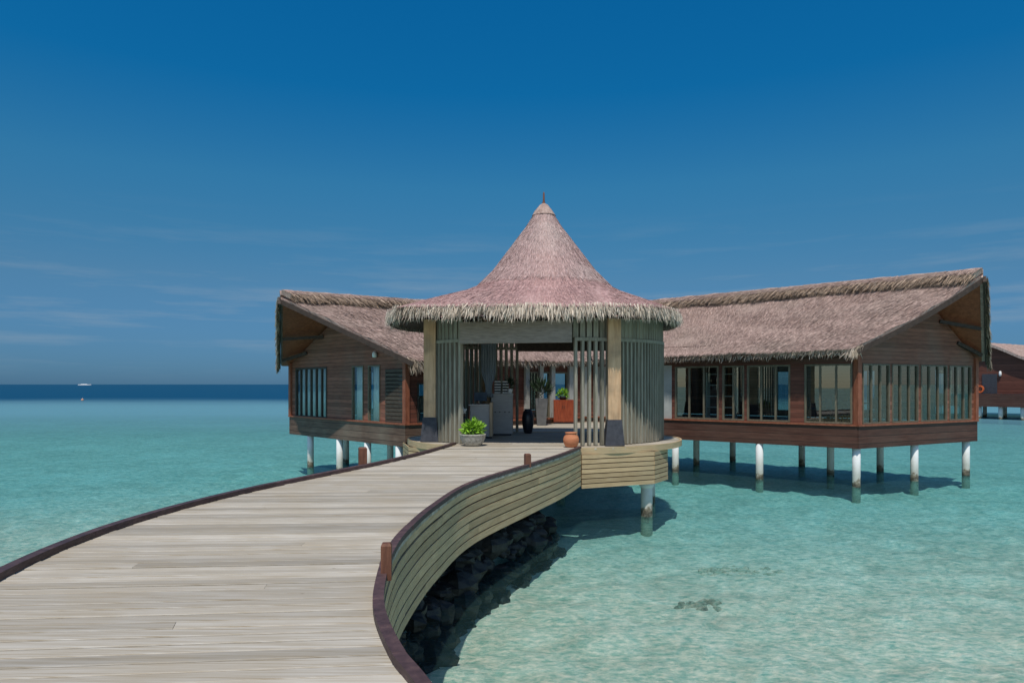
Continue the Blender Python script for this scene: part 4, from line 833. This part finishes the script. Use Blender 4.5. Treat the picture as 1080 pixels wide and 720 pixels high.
dk = MB(); dk.prism([q(-1, 1.25, -2.5), q(GL+6, 1.25, -2.5), q(GL+6, 1.25, 12), q(-1, 1.25, 12)], (0, 0, 1.25)); dk.build('deck', M['fascia_dark'], fv)
for w in [0.3+1.9*k for k in range(8)]:
    for dp in (-2.0, 3.5): p0 = q(w, 0, dp); pile(fv, p0.x, p0.y, 1.25, .2)
lb = MB(); p0 = q(wx(1036), 2.62, -.5)
for k in range(24):
    a, b = 2*math.pi*k/24, 2*math.pi*(k+1)/24
    lb.bar(p0+Vector((wd.x*.32*math.cos(a), wd.y*.32*math.cos(a), .38+.32*math.sin(a))), p0+Vector((wd.x*.32*math.cos(b), wd.y*.32*math.cos(b), .38+.32*math.sin(b))), .13, .13, (wn.x, wn.y, 0))
tag(lb.build('life_ring', M['orange'], loc=tuple(p0)), 'orange life ring standing on the deck of the far villa', 'life ring')

# ------------------------------------------------------------------ seabed rocks, buoy, boat
def coral(px, y_px, rx, ry, lab, sd, mt):
    zb = -.5; d = (EYE-zb)*F/(y_px-405); x = (px-540)/F*d; mb = MB(); random.seed(sd)
    for k in range(60):
        a = random.uniform(0, 6.28); r_ = random.random()**.7
        X, Y = x+rx*r_*math.cos(a), d+ry*r_*math.sin(a); boulder(mb, (X, Y, bed(X, Y)-.03*r_), random.uniform(.035, .10), sd+k)
    tag(mb.build('coral_rock', mt, loc=(x, d, -.48)), lab, 'coral', 'coral rocks on the lagoon bed')
coral(736, 640, .42, .34, 'dark mottled coral clump on the lagoon bed, the nearest patch', 40, M['coral'])
coral(775, 603, .95, .45, 'faint low coral patch on the lagoon bed, farther out than the dark clump', 80, M['coral_faint'])
t = thing('mooring_buoy', (-92.5, 147, 0), 'small orange buoy floating at the edge of the deep blue water', 'buoy')
MB().lathe((-92.5, 147, 0), [(.08, -.2), (.24, -.05), (.28, .12), (.22, .3), (.09, .38), (.04, .4)], 14).build('float', M['buoy'], t, True)
MB().lathe((-92.5, 147, .4), [(.04, .002), (.04, .15), (.02, .17)], 8).build('ring', M['white'], t, True)
by_ = 2400; bx_ = (89-540)/F*by_
t = thing('motor_yacht', (bx_, by_, 0), 'tiny white boat far away on the horizon', 'boat')
hb = MB(); hb.prism([(bx_-20, by_-4, .1), (bx_+16, by_-4, .1), (bx_+24, by_, .6), (bx_+16, by_+4, .1), (bx_-20, by_+4, .1)], (0, 0, 2.6)); hb.build('hull', M['white'], t)
hb = MB(); hb.prism([(bx_-12, by_-3, 2.75), (bx_+10, by_-3, 2.75), (bx_+5, by_-3, 4.6), (bx_-10, by_-3, 4.6)], (0, 6, 0)); hb.build('cabin', M['white'], t)
